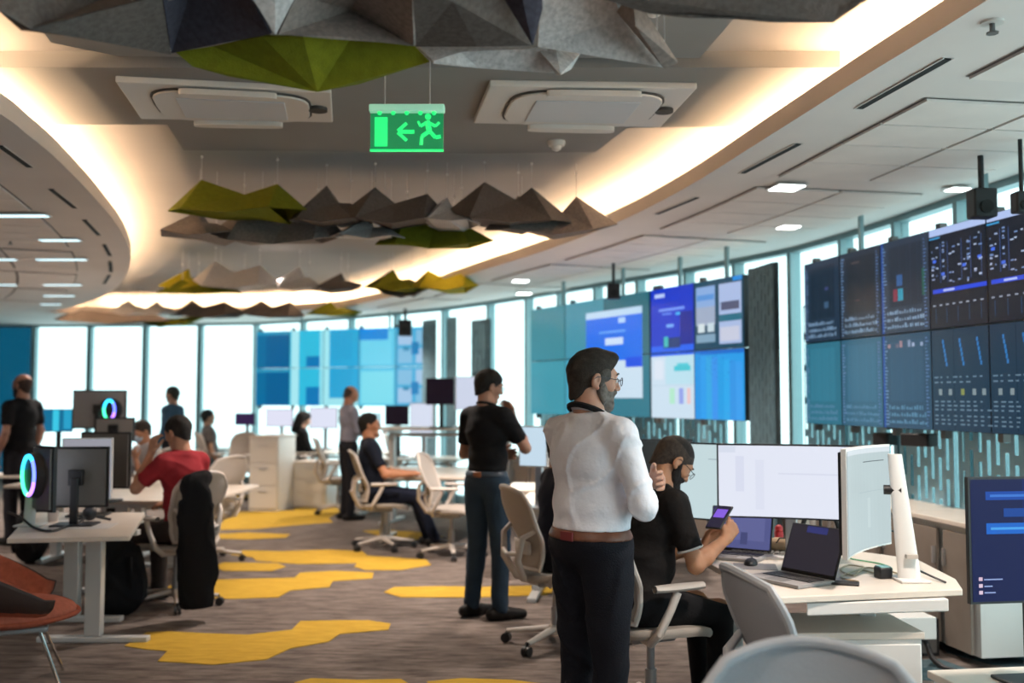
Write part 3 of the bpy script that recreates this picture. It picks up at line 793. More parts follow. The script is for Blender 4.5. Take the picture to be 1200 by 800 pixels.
# ------------------------------------------------------------------ video walls and wall displays
rs = random.Random(3)
def wall_frame(p0, p1, name, label, group=None, cat='video wall'):
    """p0,p1: (px, Dist) of left / right end; returns root with local X along the wall, facing the room"""
    a = Vector(((p0[0] - 600) / FPX * p0[1], p0[1], 0)); c = Vector(((p1[0] - 600) / FPX * p1[1], p1[1], 0))
    d = c - a; m_ = (a + c) / 2
    return thing(name, (m_.x, m_.y, 0), math.atan2(d.y, d.x), label, cat, group), d.length
BK = (0.006, 0.012, 0.02)
def dash_rects(base, n, cols, grid=(0.05, 0.95), lines=0, seed=0, text_rows=0):
    r_ = random.Random(seed); L = [(0, 0, 1, 1, base)]
    for k in range(lines):
        u = .12 + .8 * k / max(1, lines - 1); L.append((u, .06, u + .010, .92, tuple(c * 2.2 + .006 for c in base)))
    for k in range(n):
        u = r_.uniform(.04, .9); v = r_.uniform(.04, .94); w_ = r_.uniform(.02, .10); h = r_.uniform(.008, .016)
        L.append((u, v, min(.98, u + w_), v + h, r_.choice(cols)))
    return L
def video_wall(p0, p1, z0, z1, cols, rows, contents, name, label, mounts=True):
    t, L = wall_frame(p0, p1, name, label)
    w_ = L / cols; h = (z1 - z0) / rows
    k = 0
    for j in range(rows):
        for i in range(cols):
            x = -L / 2 + w_ * (i + .5); z = z1 - h * (j + .5)
            o = MB().box((x, 0.03, z), (w_ - .006, .06, h - .006)).build('panel', MT['black'], t, smooth=0)
            if k: pass
            sc_ = rects_mesh('display', MT['screen'], o, w_ - .012, h - .012, contents(i, j))
            sc_.location = (x, -.001, z); k += 1
    if mounts:
        f = MB()
        for i in range(cols + 1):
            f.box((-L / 2 + w_ * i * .98 + .02, .10, (z0 + z1) / 2), (.05, .05, z1 - z0 + .1))
        f.build('mounting_frame', MT['grey'], t, smooth=0)
        f = MB()
        for i in range(2):
            f.box((-L / 4 + L / 2 * i, .10, (z1 + HC) / 2), (.03, .03, HC - z1))
        f.build('mounting_post', MT['alu'], t, smooth=0)
    return t, L
navy = lin(20, 38, 58); teal = lin(36, 92, 118); slate = lin(40, 60, 84); line_ = lin(120, 165, 200)
def big_wall(i, j):
    L = []
    r_ = random.Random(i * 7 + j)
    if i < 3:
        base = [lin(34, 52, 72), lin(32, 46, 62), lin(38, 54, 74)][i] if j == 0 else [lin(48, 112, 134), lin(44, 92, 118), lin(36, 70, 96)][i]
        L.append((0, 0, 1, 1, base))
        # soft plot field
        fld = tuple(c * .62 for c in base) if j == 0 else tuple(c * 1.15 for c in base)
        L.append((.16, .28, .86, .93, fld))
        for k in range(9): L.append((.18 + .075 * k, .28, .186 + .075 * k, .93, tuple(c * 1.7 for c in base)))
        for q in range(26):   # labels down both edges
            v = .03 + q * .036
            L.append((.03, v, .03 + r_.uniform(.03, .09), v + .014, lin(104, 136, 176)))
            if i > 0: L.append((.90, v, .90 + r_.uniform(.02, .07), v + .014, lin(80, 112, 160)))
        for q in range(44):   # characters rows under the plot
            u = .12 + (q % 15) * .053; v = .05 + (q // 15) * .075
            L.append((u, v, u + r_.uniform(.018, .045), v + r_.uniform(.02, .05), lin(120, 150, 180) if j == 0 else lin(84, 130, 160)))
        if i == 2:
            if j == 0:
                L += [(.34, .50, .46, .62, lin(40, 90, 150)), (.26, .50, .33, .62, lin(96, 40, 56)), (.36, .34, .47, .47, lin(60, 170, 200)), (.26, .34, .35, .47, lin(130, 50, 70)), (.84, .36, .92, .64, lin(24, 90, 76))]
            else:
                for q in range(9): L.append((.12 + q * .085, .86, .175 + q * .085, .90 + (q % 2) * .03, lin(165, 130, 136) if q < 4 else lin(160, 175, 205)))
            L.append((0, 0, .05, 1, lin(30, 74, 150)))
        if i == 0 and j == 0: L += [(.58, .80, .70, .88, lin(70, 70, 160)), (.60, .62, .70, .66, lin(70, 78, 130)), (.58, .40, .70, .48, lin(60, 90, 120))]
        if i == 1 and j == 0: L += [(.30, .86, .5, .875, lin(90, 76, 76)), (.30, .60, .5, .612, lin(86, 70, 70)), (.30, .42, .5, .432, lin(100, 76, 76))]
    else:
        L.append((0, 0, 1, 1, lin(12, 24, 40) if j == 0 else lin(22, 50, 72)))
        if j == 0:
            L.append((0, .93, 1, 1, lin(176, 196, 240)))
            L.append((0, .90, .2, .915, lin(60, 160, 220)))
            L.append((.05, .35, 1, .39, lin(30, 70, 220)))
            L.append((.25, .36, .45, .38, lin(180, 200, 240)))
            for u in (.2, .33, .58, .74, .92):
                L.append((u, .45, u + .008, .85, lin(60, 90, 150)))
            for q in range(60):
                u = r_.choice((.04, .12, .24, .36, .42, .52, .62, .68, .80, .88)); v = r_.uniform(.42, .86)
                L.append((u, v, u + r_.uniform(.02, .06), v + .014, r_.choice((lin(150, 170, 210), lin(110, 140, 190), lin(180, 200, 230)))))
            for u, v in ((.22, .52), (.60, .57), (.06, .66), (.86, .62)):
                L.append((u, v, u + .06, v + .03, lin(60, 110, 240)))
            for q in range(8): L.append((.05 + .12 * q, .22, .10 + .12 * q, .235, lin(150, 170, 190)))
            for q in range(5): L.append((.1 + .2 * q, .05, .106 + .2 * q, .20, lin(50, 100, 150)))
        else:
            for (v, n) in ((.52, 8), (.47, 6), (.28, 8), (.24, 7), (.20, 9), (.14, 9), (.10, 8), (.06, 9)):
                for q in range(n):
                    u = .04 + q * .115
                    L.append((u, v, u + r_.uniform(.03, .08), v + .014, lin(104, 130, 150)))
            for u in (.12, .30, .52, .72, .88): L.append((u, .35, u + .06, .41, r_.choice((lin(130, 145, 150), lin(130, 140, 76)))))
            for u in (.20, .50, .80):
                for q in range(6): L.append((u + q * .012, .86 - q * .045, u + .03 + q * .012, .90 - q * .045, lin(40, 120, 190)))
            L.append((.40, 0, .405, 1, lin(6, 20, 30)))
    return L
Dl, Dr = 8.02, 5.53
video_wall((944, 8.02), (1243, 5.25), 1.335, 2.62, 5, 2, lambda i, j: big_wall(min(i, 3), j) if i < 4 else big_wall(3, j), 'video_wall', 'big dark dashboard video wall of stacked panels at the right edge')

def twin(i, j):
    r_ = random.Random(i * 3 + j + 50); L = []
    if i == 0 and j == 0:
        L = [(0, 0, 1, 1, lin(18, 58, 205)), (0, .0, 1, .10, lin(30, 100, 245)), (.10, .86, .34, .92, lin(190, 210, 250)), (.20, .64, .80, .68, lin(120, 160, 250)), (.28, .58, .5, .61, lin(90, 140, 250)), (.60, .56, .85, .60, lin(60, 190, 250)), (.38, .38, .55, .43, lin(120, 180, 250)),
             (.70, .10, .98, .60, lin(20, 40, 150)), (.30, .06, .70, .22, lin(24, 60, 120)), (.32, .08, .42, .24, lin(60, 190, 190))]
    elif i == 1 and j == 0:
        L = [(0, 0, 1, 1, lin(24, 74, 100)), (.04, .55, .44, .92, lin(140, 175, 225)), (.52, .06, .96, .92, lin(170, 190, 230)), (.04, .35, .44, .62, lin(160, 175, 200)), (.04, .10, .44, .22, lin(130, 165, 190)), (.08, .25, .22, .38, lin(215, 230, 235)), (.28, .25, .42, .38, lin(200, 220, 230)),
             (.56, .54, .92, .66, lin(84, 90, 120)), (.52, .38, .96, .48, lin(40, 110, 135)), (.54, .10, .92, .30, lin(200, 205, 225)), (.06, .72, .42, .80, lin(90, 150, 220)), (.80, .94, .98, 1.0, lin(30, 140, 230))]
    elif i == 0 and j == 1:
        L = [(0, 0, 1, 1, lin(206, 226, 242)), (.35, .52, 1, 1, lin(188, 226, 240)), (.55, .72, .92, .80, lin(70, 200, 215)), (.62, .80, .88, .84, lin(90, 205, 220)), (.44, .22, .56, .46, lin(180, 235, 205)), (.66, .22, .76, .46, lin(150, 165, 235)), (.84, .22, .92, .46, lin(240, 200, 200)), (.0, .5, 1, .505, lin(170, 195, 215)),
             (.0, .96, 1, 1, lin(30, 100, 240)), (.08, .60, .30, .90, lin(222, 232, 245))]
    else:
        L = [(0, 0, 1, 1, lin(40, 158, 236))] + [(.12 * k, 0, .12 * k + .12, .96 - .02 * k, lin(36 + 8 * (k % 4), 150 + 10 * (k % 3), 232 + (k % 2) * 8)) for k in range(8)] + [(0, .94, 1, 1, lin(24, 110, 210))]
        for k in range(70): 
            u = min(.95, max(.02, r_.gauss(.42, .16))); v = min(.98, max(.3, r_.gauss(.78, .14))); L.append((u, v, u + .012, v + .012, lin(20, 70, 160)))
    return L
video_wall((763, 9.72), (873, 8.42), 1.345, 2.595, 2, 2, twin, 'video_wall', 'bright video wall of four panels, blue above, white and light blue below')
def teal_wall(i, j):
    b0 = lin(62, 150, 168) if i < 1 else (lin(70, 160, 185) if i == 1 else lin(48, 120, 138))
    if j == 0: b0 = tuple(c * .8 for c in b0)
    L = [(0, 0, 1, 1, b0)]
    for k in range(10): L.append((.1 * k, 0, .1 * k + .004, 1, tuple(c * 1.12 for c in b0)))
    return L
tw, L = video_wall((622, 12.0), (762, 9.78), 1.345, 2.60, 3, 2, teal_wall, 'video_wall', 'teal blank video wall behind the bearded man, with one slide window open')
# slide shown in the teal wall
W_ = L * .43
sl = rects_mesh('slide', MT['screen'], tw, W_, .92, [(0, 0, 1, 1, lin(205, 226, 242)), (0, .42, 1, 1, lin(24, 112, 240)), (0, .92, 1, 1, lin(190, 220, 245)), (.10, .42, .45, .44, lin(24, 112, 240)), (.72, .34, 1, .45, lin(20, 80, 230)), (.36, .60, .68, .68, lin(205, 225, 250)), (.25, .74, .72, .76, lin(110, 175, 250)), (.60, .84, .72, .90, lin(180, 215, 250)), (.1, .1, .9, .102, lin(180, 205, 225))])
sl.location = (L * .235, -.006, 2.0)
tag(sl, 'blue and white slide shown on the teal video wall')

def far_wall(i, j):
    r_ = random.Random(i * 5 + j + 90)
    base = [lin(8, 110, 160), lin(50, 190, 225), lin(40, 170, 220), lin(90, 200, 235), lin(70, 175, 220)][i]
    L = [(0, 0, 1, 1, base)]
    if i == 0: L += [(.3, 0, 1, .9, lin(6, 96, 150)), (.0, .9, 1, 1, lin(40, 150, 190))]
    if i == 1: L += [(.05, 0, .28, 1, lin(170, 235, 245)), (.5, 0, .9, .5 if j else .3, lin(10, 120, 185)), (.9, 0, 1, 1, lin(150, 230, 245))]
    if i == 2: L += [(0, 0, .16, 1, lin(165, 235, 245)), (.2, .2, .8, .95, lin(40, 165, 215))] + ([(.1, 0, 1, .2, lin(160, 230, 240))] if j else [])
    if i == 3: L += [(.05, .05, .9, .9, lin(110, 212, 240)), (0, .7, .8, 1, lin(30, 140, 225))] if j == 0 else [(.05, .05, .95, .9, lin(125, 222, 240))]
    if i == 4:
        for a in range(2):
            for b_ in range(2):
                L.append((.06 + .48 * a, .08 + .47 * b_, .44 + .48 * a, .46 + .47 * b_, lin(165, 200, 232) if (a + b_ + j) % 2 else lin(130, 190, 225)))
        L += [(.42, .3, .62, .62, lin(30, 130, 190)), (.2, .4, .36, .5, lin(50, 140, 180))]
    return L
video_wall((300, 16.6), (508, 15.3), 1.405, 2.64, 5, 2, far_wall, 'video_wall', 'long blurred cyan and blue video wall at the far end of the room')

# cameras and speakers around the walls
def bracket_cam(px, py, D, label, s=1.0):
    p = PD(px, py, D)
    t = thing('tracking_camera', (p.x, p.y, p.z), 0, label, 'camera')
    MB().box((0, 0, -.10 * s), (.16 * s, .14 * s, .20 * s)).build('body', MT['black'], t, bevel=.01)
    MB().tube([(0, 0, 0), (0, 0, HC - p.z)], .02 * s, 10).build('bracket', MT['black'], t)
    MB().tube([(0, -.06 * s, -.13 * s), (0, -.085 * s, -.13 * s)], .045 * s, 16).build('lens', MT['slot'], t)
bracket_cam(1150, 222, 5.45, 'black ceiling camera above the big video wall at the right', .8)
bracket_cam(719, 332, 9.9, 'small black ceiling camera above the teal video wall', .8)
bracket_cam(1197, 225, 5.1, 'black ceiling camera cut by the right picture edge', .55)
bracket_cam(475, 375, 15.0, 'tiny black ceiling camera above the far video wall', 1.2)
def soundbar(px, py, D, w_, h, label):
    p = PD(px, py, D)
    t = thing('speaker_box', (p.x, p.y, p.z), R(-52), label, 'speaker')
    MB().box((0, 0, 0), (w_, .12, h)).build('body', MT['black'], t, bevel=.008)
    MB().box((0, -.062, 0), (w_ * .92, .006, h * .8)).build('grille', MT['black'], t, smooth=0)
    MB().box((0, .07, h * .5 + .10), (.04, .03, .16)).build('bracket', MT['black'], t, smooth=0)
soundbar(1077, 515, 6.62, .20, .085, 'black box speaker hanging under the big video wall')
soundbar(1037, 514, 7.1, .12, .09, 'smaller grey box left of the black speaker under the video wall')
# ------------------------------------------------------------------ bodies: signed distances -> one continuous skin
def surface_nets(G, o, h):
    nx, ny, nz = G.shape
    inside_ = G < 0
    c = [(0,0,0),(1,0,0),(0,1,0),(1,1,0),(0,0,1),(1,0,1),(0,1,1),(1,1,1)]
    cnt = np.zeros((nx-1, ny-1, nz-1), np.int8)
    for a in c: cnt += inside_[a[0]:nx-1+a[0], a[1]:ny-1+a[1], a[2]:nz-1+a[2]]
    act = (cnt > 0) & (cnt < 8)
    idx = -np.ones(act.shape, np.int64); ii = np.argwhere(act); idx[act] = np.arange(len(ii))
    acc = np.zeros((len(ii), 3)); n = np.zeros(len(ii))
    for a in range(8):
        for b in range(a+1, 8):
            d = np.array(c[b]) - np.array(c[a])
            if np.abs(d).sum() != 1: continue
            ga = G[ii[:,0]+c[a][0], ii[:,1]+c[a][1], ii[:,2]+c[a][2]]
            gb = G[ii[:,0]+c[b][0], ii[:,1]+c[b][1], ii[:,2]+c[b][2]]
            m = (ga < 0) != (gb < 0)
            t = np.where(m, ga / np.where(m, ga - gb, 1), 0)
            acc[m] += (np.array(c[a]) + d * t[:, None])[m]; n[m] += 1
    V = (ii + acc / n[:, None]) * h + o
    F = []
    for ax in range(3):
        s0 = [slice(None)] * 3; s1 = [slice(None)] * 3
        s0[ax] = slice(0, -1); s1[ax] = slice(1, None)
        e = inside_[tuple(s0)] != inside_[tuple(s1)]
        p = np.argwhere(e); o1, o2 = (ax + 1) % 3, (ax + 2) % 3
        ok = (p[:, o1] > 0) & (p[:, o2] > 0) & (p[:, o1] < G.shape[o1] - 1) & (p[:, o2] < G.shape[o2] - 1)
        p = p[ok]
        flip = inside_[p[:,0], p[:,1], p[:,2]]
        def q(da, db):
            r_ = p.copy(); r_[:, o1] -= da; r_[:, o2] -= db
            return idx[r_[:,0], r_[:,1], r_[:,2]]
        quad = np.stack([q(1,1), q(0,1), q(0,0), q(1,0)], 1)
        quad[~flip] = quad[~flip][:, ::-1]
        F.append(quad)
    return V, np.concatenate(F)

class Sdf:
    def __init__(s, k=0.03): s.p = []; s.k = k; s.cut = []; s.noise = None
    def cap(s, a, b, ra, rb, n=None, sq=1.0, k=None, op='+', e0=None, e1=None):
        """round cone a->b; n,sq = flatten along n by factor sq; e0/e1 = flat-cut ends"""
        s.p.append(('c', np.array(a, float), np.array(b, float), ra, rb, None if n is None else np.array(Vector(n).normalized()), sq, k, op, e0, e1)); return s
    def ell(s, c, r, M=None, k=None, op='+'):
        s.p.append(('e', np.array(c, float), np.array(r, float), np.array(M) if M is not None else np.eye(3), k, op)); return s
    def plane(s, pt, n): s.cut.append((np.array(pt, float), np.array(Vector(n).normalized()))); return s   # keeps the side away from n
    def mesh(s, h, grow=0.0):
        lo = np.full(3, 9e9); hi = -lo
        for p in s.p:
            if p[-3 if p[0] == 'c' else -1] == '-': continue
            if p[0] == 'c':
                r_ = max(p[3], p[4]) + grow; m0 = np.minimum(p[1], p[2]) - r_; m1 = np.maximum(p[1], p[2]) + r_
            else:
                r_ = p[2].max() + grow; m0 = p[1] - r_; m1 = p[1] + r_
            lo = np.minimum(lo, m0); hi = np.maximum(hi, m1)
        lo -= 3 * h + .01; hi += 3 * h + .01
        N = np.ceil((hi - lo) / h).astype(int) + 1
        G = np.full(N, 1.0, np.float32)
        ax = [lo[i] + np.arange(N[i]) * h for i in range(3)]
        for p in s.p:
            if p[0] == 'c':
                _, a, b, ra, rb, n, sq, k, op, e0, e1 = p; r_ = max(ra, rb); m0 = np.minimum(a, b) - r_; m1 = np.maximum(a, b) + r_
            else:
                _, cc, rr, M, k, op = p; r_ = rr.max(); m0 = cc - r_; m1 = cc + r_
            k = s.k if k is None else k
            pad = max(k, .012) * 1.6 + 2 * h + grow
            i0 = np.maximum(np.floor((m0 - pad - lo) / h).astype(int), 0); i1 = np.minimum(np.ceil((m1 + pad - lo) / h).astype(int) + 1, N)
            if (i1 <= i0).any(): continue
            X, Yy, Z = np.meshgrid(ax[0][i0[0]:i1[0]], ax[1][i0[1]:i1[1]], ax[2][i0[2]:i1[2]], indexing='ij')
            P = np.stack([X, Yy, Z], -1)
            if p[0] == 'c':
                ab = b - a; L2 = max(ab @ ab, 1e-12); t = np.clip(((P - a) @ ab) / L2, 0, 1)
                v = P - a - t[..., None] * ab
                if n is not None: v = v + (sq - 1) * (v @ n)[..., None] * n
                d = np.linalg.norm(v, axis=-1) - (ra + t * (rb - ra)) - grow
                if n is not None: d = d / max(1.0, sq * .8)
                u = ab / math.sqrt(L2)
                if e1 is not None: d = np.maximum(d, (P - b) @ u - e1)
                if e0 is not None: d = np.maximum(d, (a - P) @ u - e0)
            else:
                q = (P - cc) @ M; g = rr + grow
                k0 = np.linalg.norm(q / g, axis=-1); k1 = np.linalg.norm(q / (g * g), axis=-1) + 1e-9
                d = k0 * (k0 - 1) / k1
            S = G[i0[0]:i1[0], i0[1]:i1[1], i0[2]:i1[2]]
            if op == '+':
                hh = np.clip(.5 + .5 * (S - d) / k, 0, 1) if k > 0 else (S > d)
                S[...] = S * (1 - hh) + d * hh - (k * hh * (1 - hh) if k > 0 else 0)
            else:
                d = -d; hh = np.clip(.5 - .5 * (S - d) / k, 0, 1)
                S[...] = S * (1 - hh) + d * hh + k * hh * (1 - hh)
        if s.cut or s.noise is not None:
            X, Yy, Z = np.meshgrid(*ax, indexing='ij'); P = np.stack([X, Yy, Z], -1)
            if s.noise is not None:
                near = np.abs(G) < .05
                G[near] += s.noise(P[near]).astype(np.float32)
            for pt, n in s.cut: G = np.maximum(G, (P - pt) @ n)
        return surface_nets(G, lo, h)

def sdf_obj(parts, name, m, parent, smooth_iter=1):
    """parts: list of (V, F); joined in one mesh"""
    V = []; F = []; o = 0
    for v, f in parts: V.append(v); F.append(f + o); o += len(v)
    V = np.concatenate(V); F = np.concatenate(F)
    me = bpy.data.meshes.new(name)
    me.vertices.add(len(V)); me.vertices.foreach_set('co', V.astype(np.float32).ravel())
    me.loops.add(len(F) * 4); me.loops.foreach_set('vertex_index', F.astype(np.int32).ravel())
    me.polygons.add(len(F)); me.polygons.foreach_set('loop_start', np.arange(0, len(F) * 4, 4, dtype=np.int32))
    me.update(calc_edges=True); me.validate()
    me.shade_smooth(); me.materials.append(m)
    ob = bpy.data.objects.new(name, me); COL.objects.link(ob); ob.parent = parent
    if smooth_iter:
        md = ob.modifiers.new('smooth', 'SMOOTH'); md.factor = .5; md.iterations = smooth_iter
    return ob

def folds(amp, seed, horiz=1.0, freq=14.0):
    r_ = np.random.RandomState(seed)
    W = []
    for i in range(7):
        d = r_.normal(size=3); d[2] *= 1.5 * horiz + .3; d /= np.linalg.norm(d)
        W.append((d * freq * r_.uniform(.6, 2.2), r_.uniform(0, 6.28), r_.normal(size=3) * 5, r_.uniform(0, 6)))
    def f(P):
        s_ = 0
        for k_, ph, wv, wp in W:
            s_ = s_ + np.sin(P @ k_ + ph + 1.3 * np.sin(P @ wv + wp))
        s_ = s_ / 3.0
        return -amp * 1.7 * np.exp(-(s_ / .16) ** 2)
    return f
def hairnoise(amp, seed):
    r_ = np.random.RandomState(seed); W = [(r_.normal(size=3) * r_.uniform(60, 150), r_.uniform(0, 6.28)) for _ in range(8)]
    return lambda P: amp * sum(np.sin(P @ a + b) for a, b in W) / 4

SKIN = {}
def skin_mat(c):
    if c not in SKIN:
        m = mat('skin', c, 0.5, var=0.10, vscale=18, bump=0.08, bscale=120, spec=.35)
        b = m.node_tree.nodes['Principled BSDF']; b.inputs['Subsurface Weight'].default_value = 0.12
        b.inputs['Subsurface Radius'].default_value = (.01, .004, .002); b.inputs['Subsurface Scale'].default_value = 0.6
        SKIN[c] = m
    return SKIN[c]
CL = {}
def cloth(name, c, rough=.9, bump=.25, bs=120):
    if (name, c) not in CL: CL[(name, c)] = mat(name, c, rough, var=.07, vscale=9, bump=bump, bscale=bs, spec=.2)
    return CL[(name, c)]
HAIR = {}
def hair_mat(c):
    if c not in HAIR: HAIR[c] = mat('hair', c, .7, var=.35, vscale=70, bump=.5, bscale=240, spec=.3)
    return HAIR[c]
V3 = lambda *a: np.array(a, float)
def rotm(yaw, pitch, roll=0):     # yaw about z (left +), pitch forward(down) +
    return np.array(Matrix.Rotation(yaw, 3, 'Z') @ Matrix.Rotation(-pitch, 3, 'X') @ Matrix.Rotation(roll, 3, 'Y'))

def hand_prims(S, W, hd, pn, side, curl=.35, spread=1.0, scale=1.0, thumb=.7):
    """W wrist, hd direction of the hand, pn palm normal (towards palm side), side = +1 thumb towards cross(hd,pn)"""
    hd = np.array(Vector(hd).normalized()); pn = np.array(Vector(pn)); pn = pn - hd * (pn @ hd); pn /= np.linalg.norm(pn)
    sd = np.cross(hd, pn) * side
    s_ = scale
    S.cap(W, W + hd * .03 * s_, .026 * s_, .028 * s_, n=pn, sq=1.35, k=.015)
    S.cap(W + hd * .03 * s_, W + hd * .075 * s_, .034 * s_, .036 * s_, n=pn, sq=2.1, k=.015)
    Ls = [.072, .080, .075, .060]
    for i in range(4):
        off = (1.5 - i) * .0195 * s_
        base = W + hd * (.088 - abs(i - 1.2) * .003) * s_ + sd * off
        ang = 0; p = base; d0 = hd + sd * (1.5 - i) * .07 * spread; d0 /= np.linalg.norm(d0)
        seg = [.45, .31, .24]; rr = [.0098, .0088, .0080, .0068]
        S.cap(W + hd * .05 * s_ + sd * off * .8, base, .012 * s_, .0105 * s_, k=.008)
        for j in range(3):
            ang += curl * (1.0 if j else .8) * (1 + .08 * i)
            d = d0 * math.cos(ang) + pn * math.sin(ang)
            q = p + d * Ls[i] * seg[j] * s_
            S.cap(p, q, rr[j] * s_, rr[j + 1] * s_, k=.004); p = q
    b0 = W + hd * .022 * s_ + sd * .022 * s_; d = hd * .62 + sd * .70 + pn * .25 * thumb; d /= np.linalg.norm(d)
    q = b0 + d * .045 * s_; S.cap(b0, q, .015 * s_, .012 * s_, k=.01)
    d2 = hd * .85 + sd * .25 + pn * .45 * thumb; d2 /= np.linalg.norm(d2)
    q2 = q + d2 * .032 * s_; S.cap(q, q2, .0115 * s_, .010 * s_, k=.004)
    d3 = hd * .85 + sd * .05 + pn * .55 * thumb; d3 /= np.linalg.norm(d3)
    S.cap(q2, q2 + d3 * .024 * s_, .010 * s_, .0085 * s_, k=.004)

def head_prims(S, X, k=.012, nose=1.0):
    """X maps head coordinates (x right, y forward, z up; centre of the head) to person coordinates"""
    A = lambda x, y, z: X[0] + X[1] @ V3(x, y, z)
    M = X[1]
    S.ell(A(0, -.016, .034), (.074, .096, .083), M, k=.01)
    S.ell(A(0, .030, .010), (.064, .064, .072), M, k=.02)
    S.cap(A(0, .030, -.02), A(0, .038, -.075), .056, .040, n=M @ V3(0, 1, 0), sq=1.05, k=.02)
    S.ell(A(0, .050, -.082), (.036, .036, .030), M, k=.02)
    S.ell(A(0, .070, -.096), (.020, .016, .017), M, k=.015)
    S.cap(A(-.030, .080, .028), A(.030, .080, .028), .013, .013, k=.018)
    for sx in (-1, 1):
        S.ell(A(sx * .042, .058, -.020), (.022, .022, .022), M, k=.02)
        S.ell(A(sx * .031, .097, .008), (.016, .013, .011), M, k=.012, op='-')
        S.ell(A(sx * .031, .078, .006), (.013, .013, .012), M, k=.004)
    S.cap(A(0, .088, .018), A(0, .106 + .004 * nose, -.022), .008, .012, k=.012)
    for sx in (-1, 1): S.ell(A(sx * .011, .098, -.028), (.009, .010, .008), M, k=.006)
    S.cap(A(-.018, .086, -.050), A(.018, .086, -.050), .007, .007, k=.006)
    S.cap(A(-.016, .085, -.060), A(.016, .085, -.060), .0075, .0075, k=.006)
    for sx in (-1, 1):
        ME = M @ np.array(Matrix.Rotation(R(-14), 3, 'X'))
        S.ell(A(sx * .077, -.012, -.004), (.010, .019, .032), ME, k=.004)
        S.ell(A(sx * .087, -.008, .002), (.007, .010, .018), ME, k=.004, op='-')
        S.ell(A(sx * .079, -.006, -.032), (.008, .010, .010), ME, k=.004)

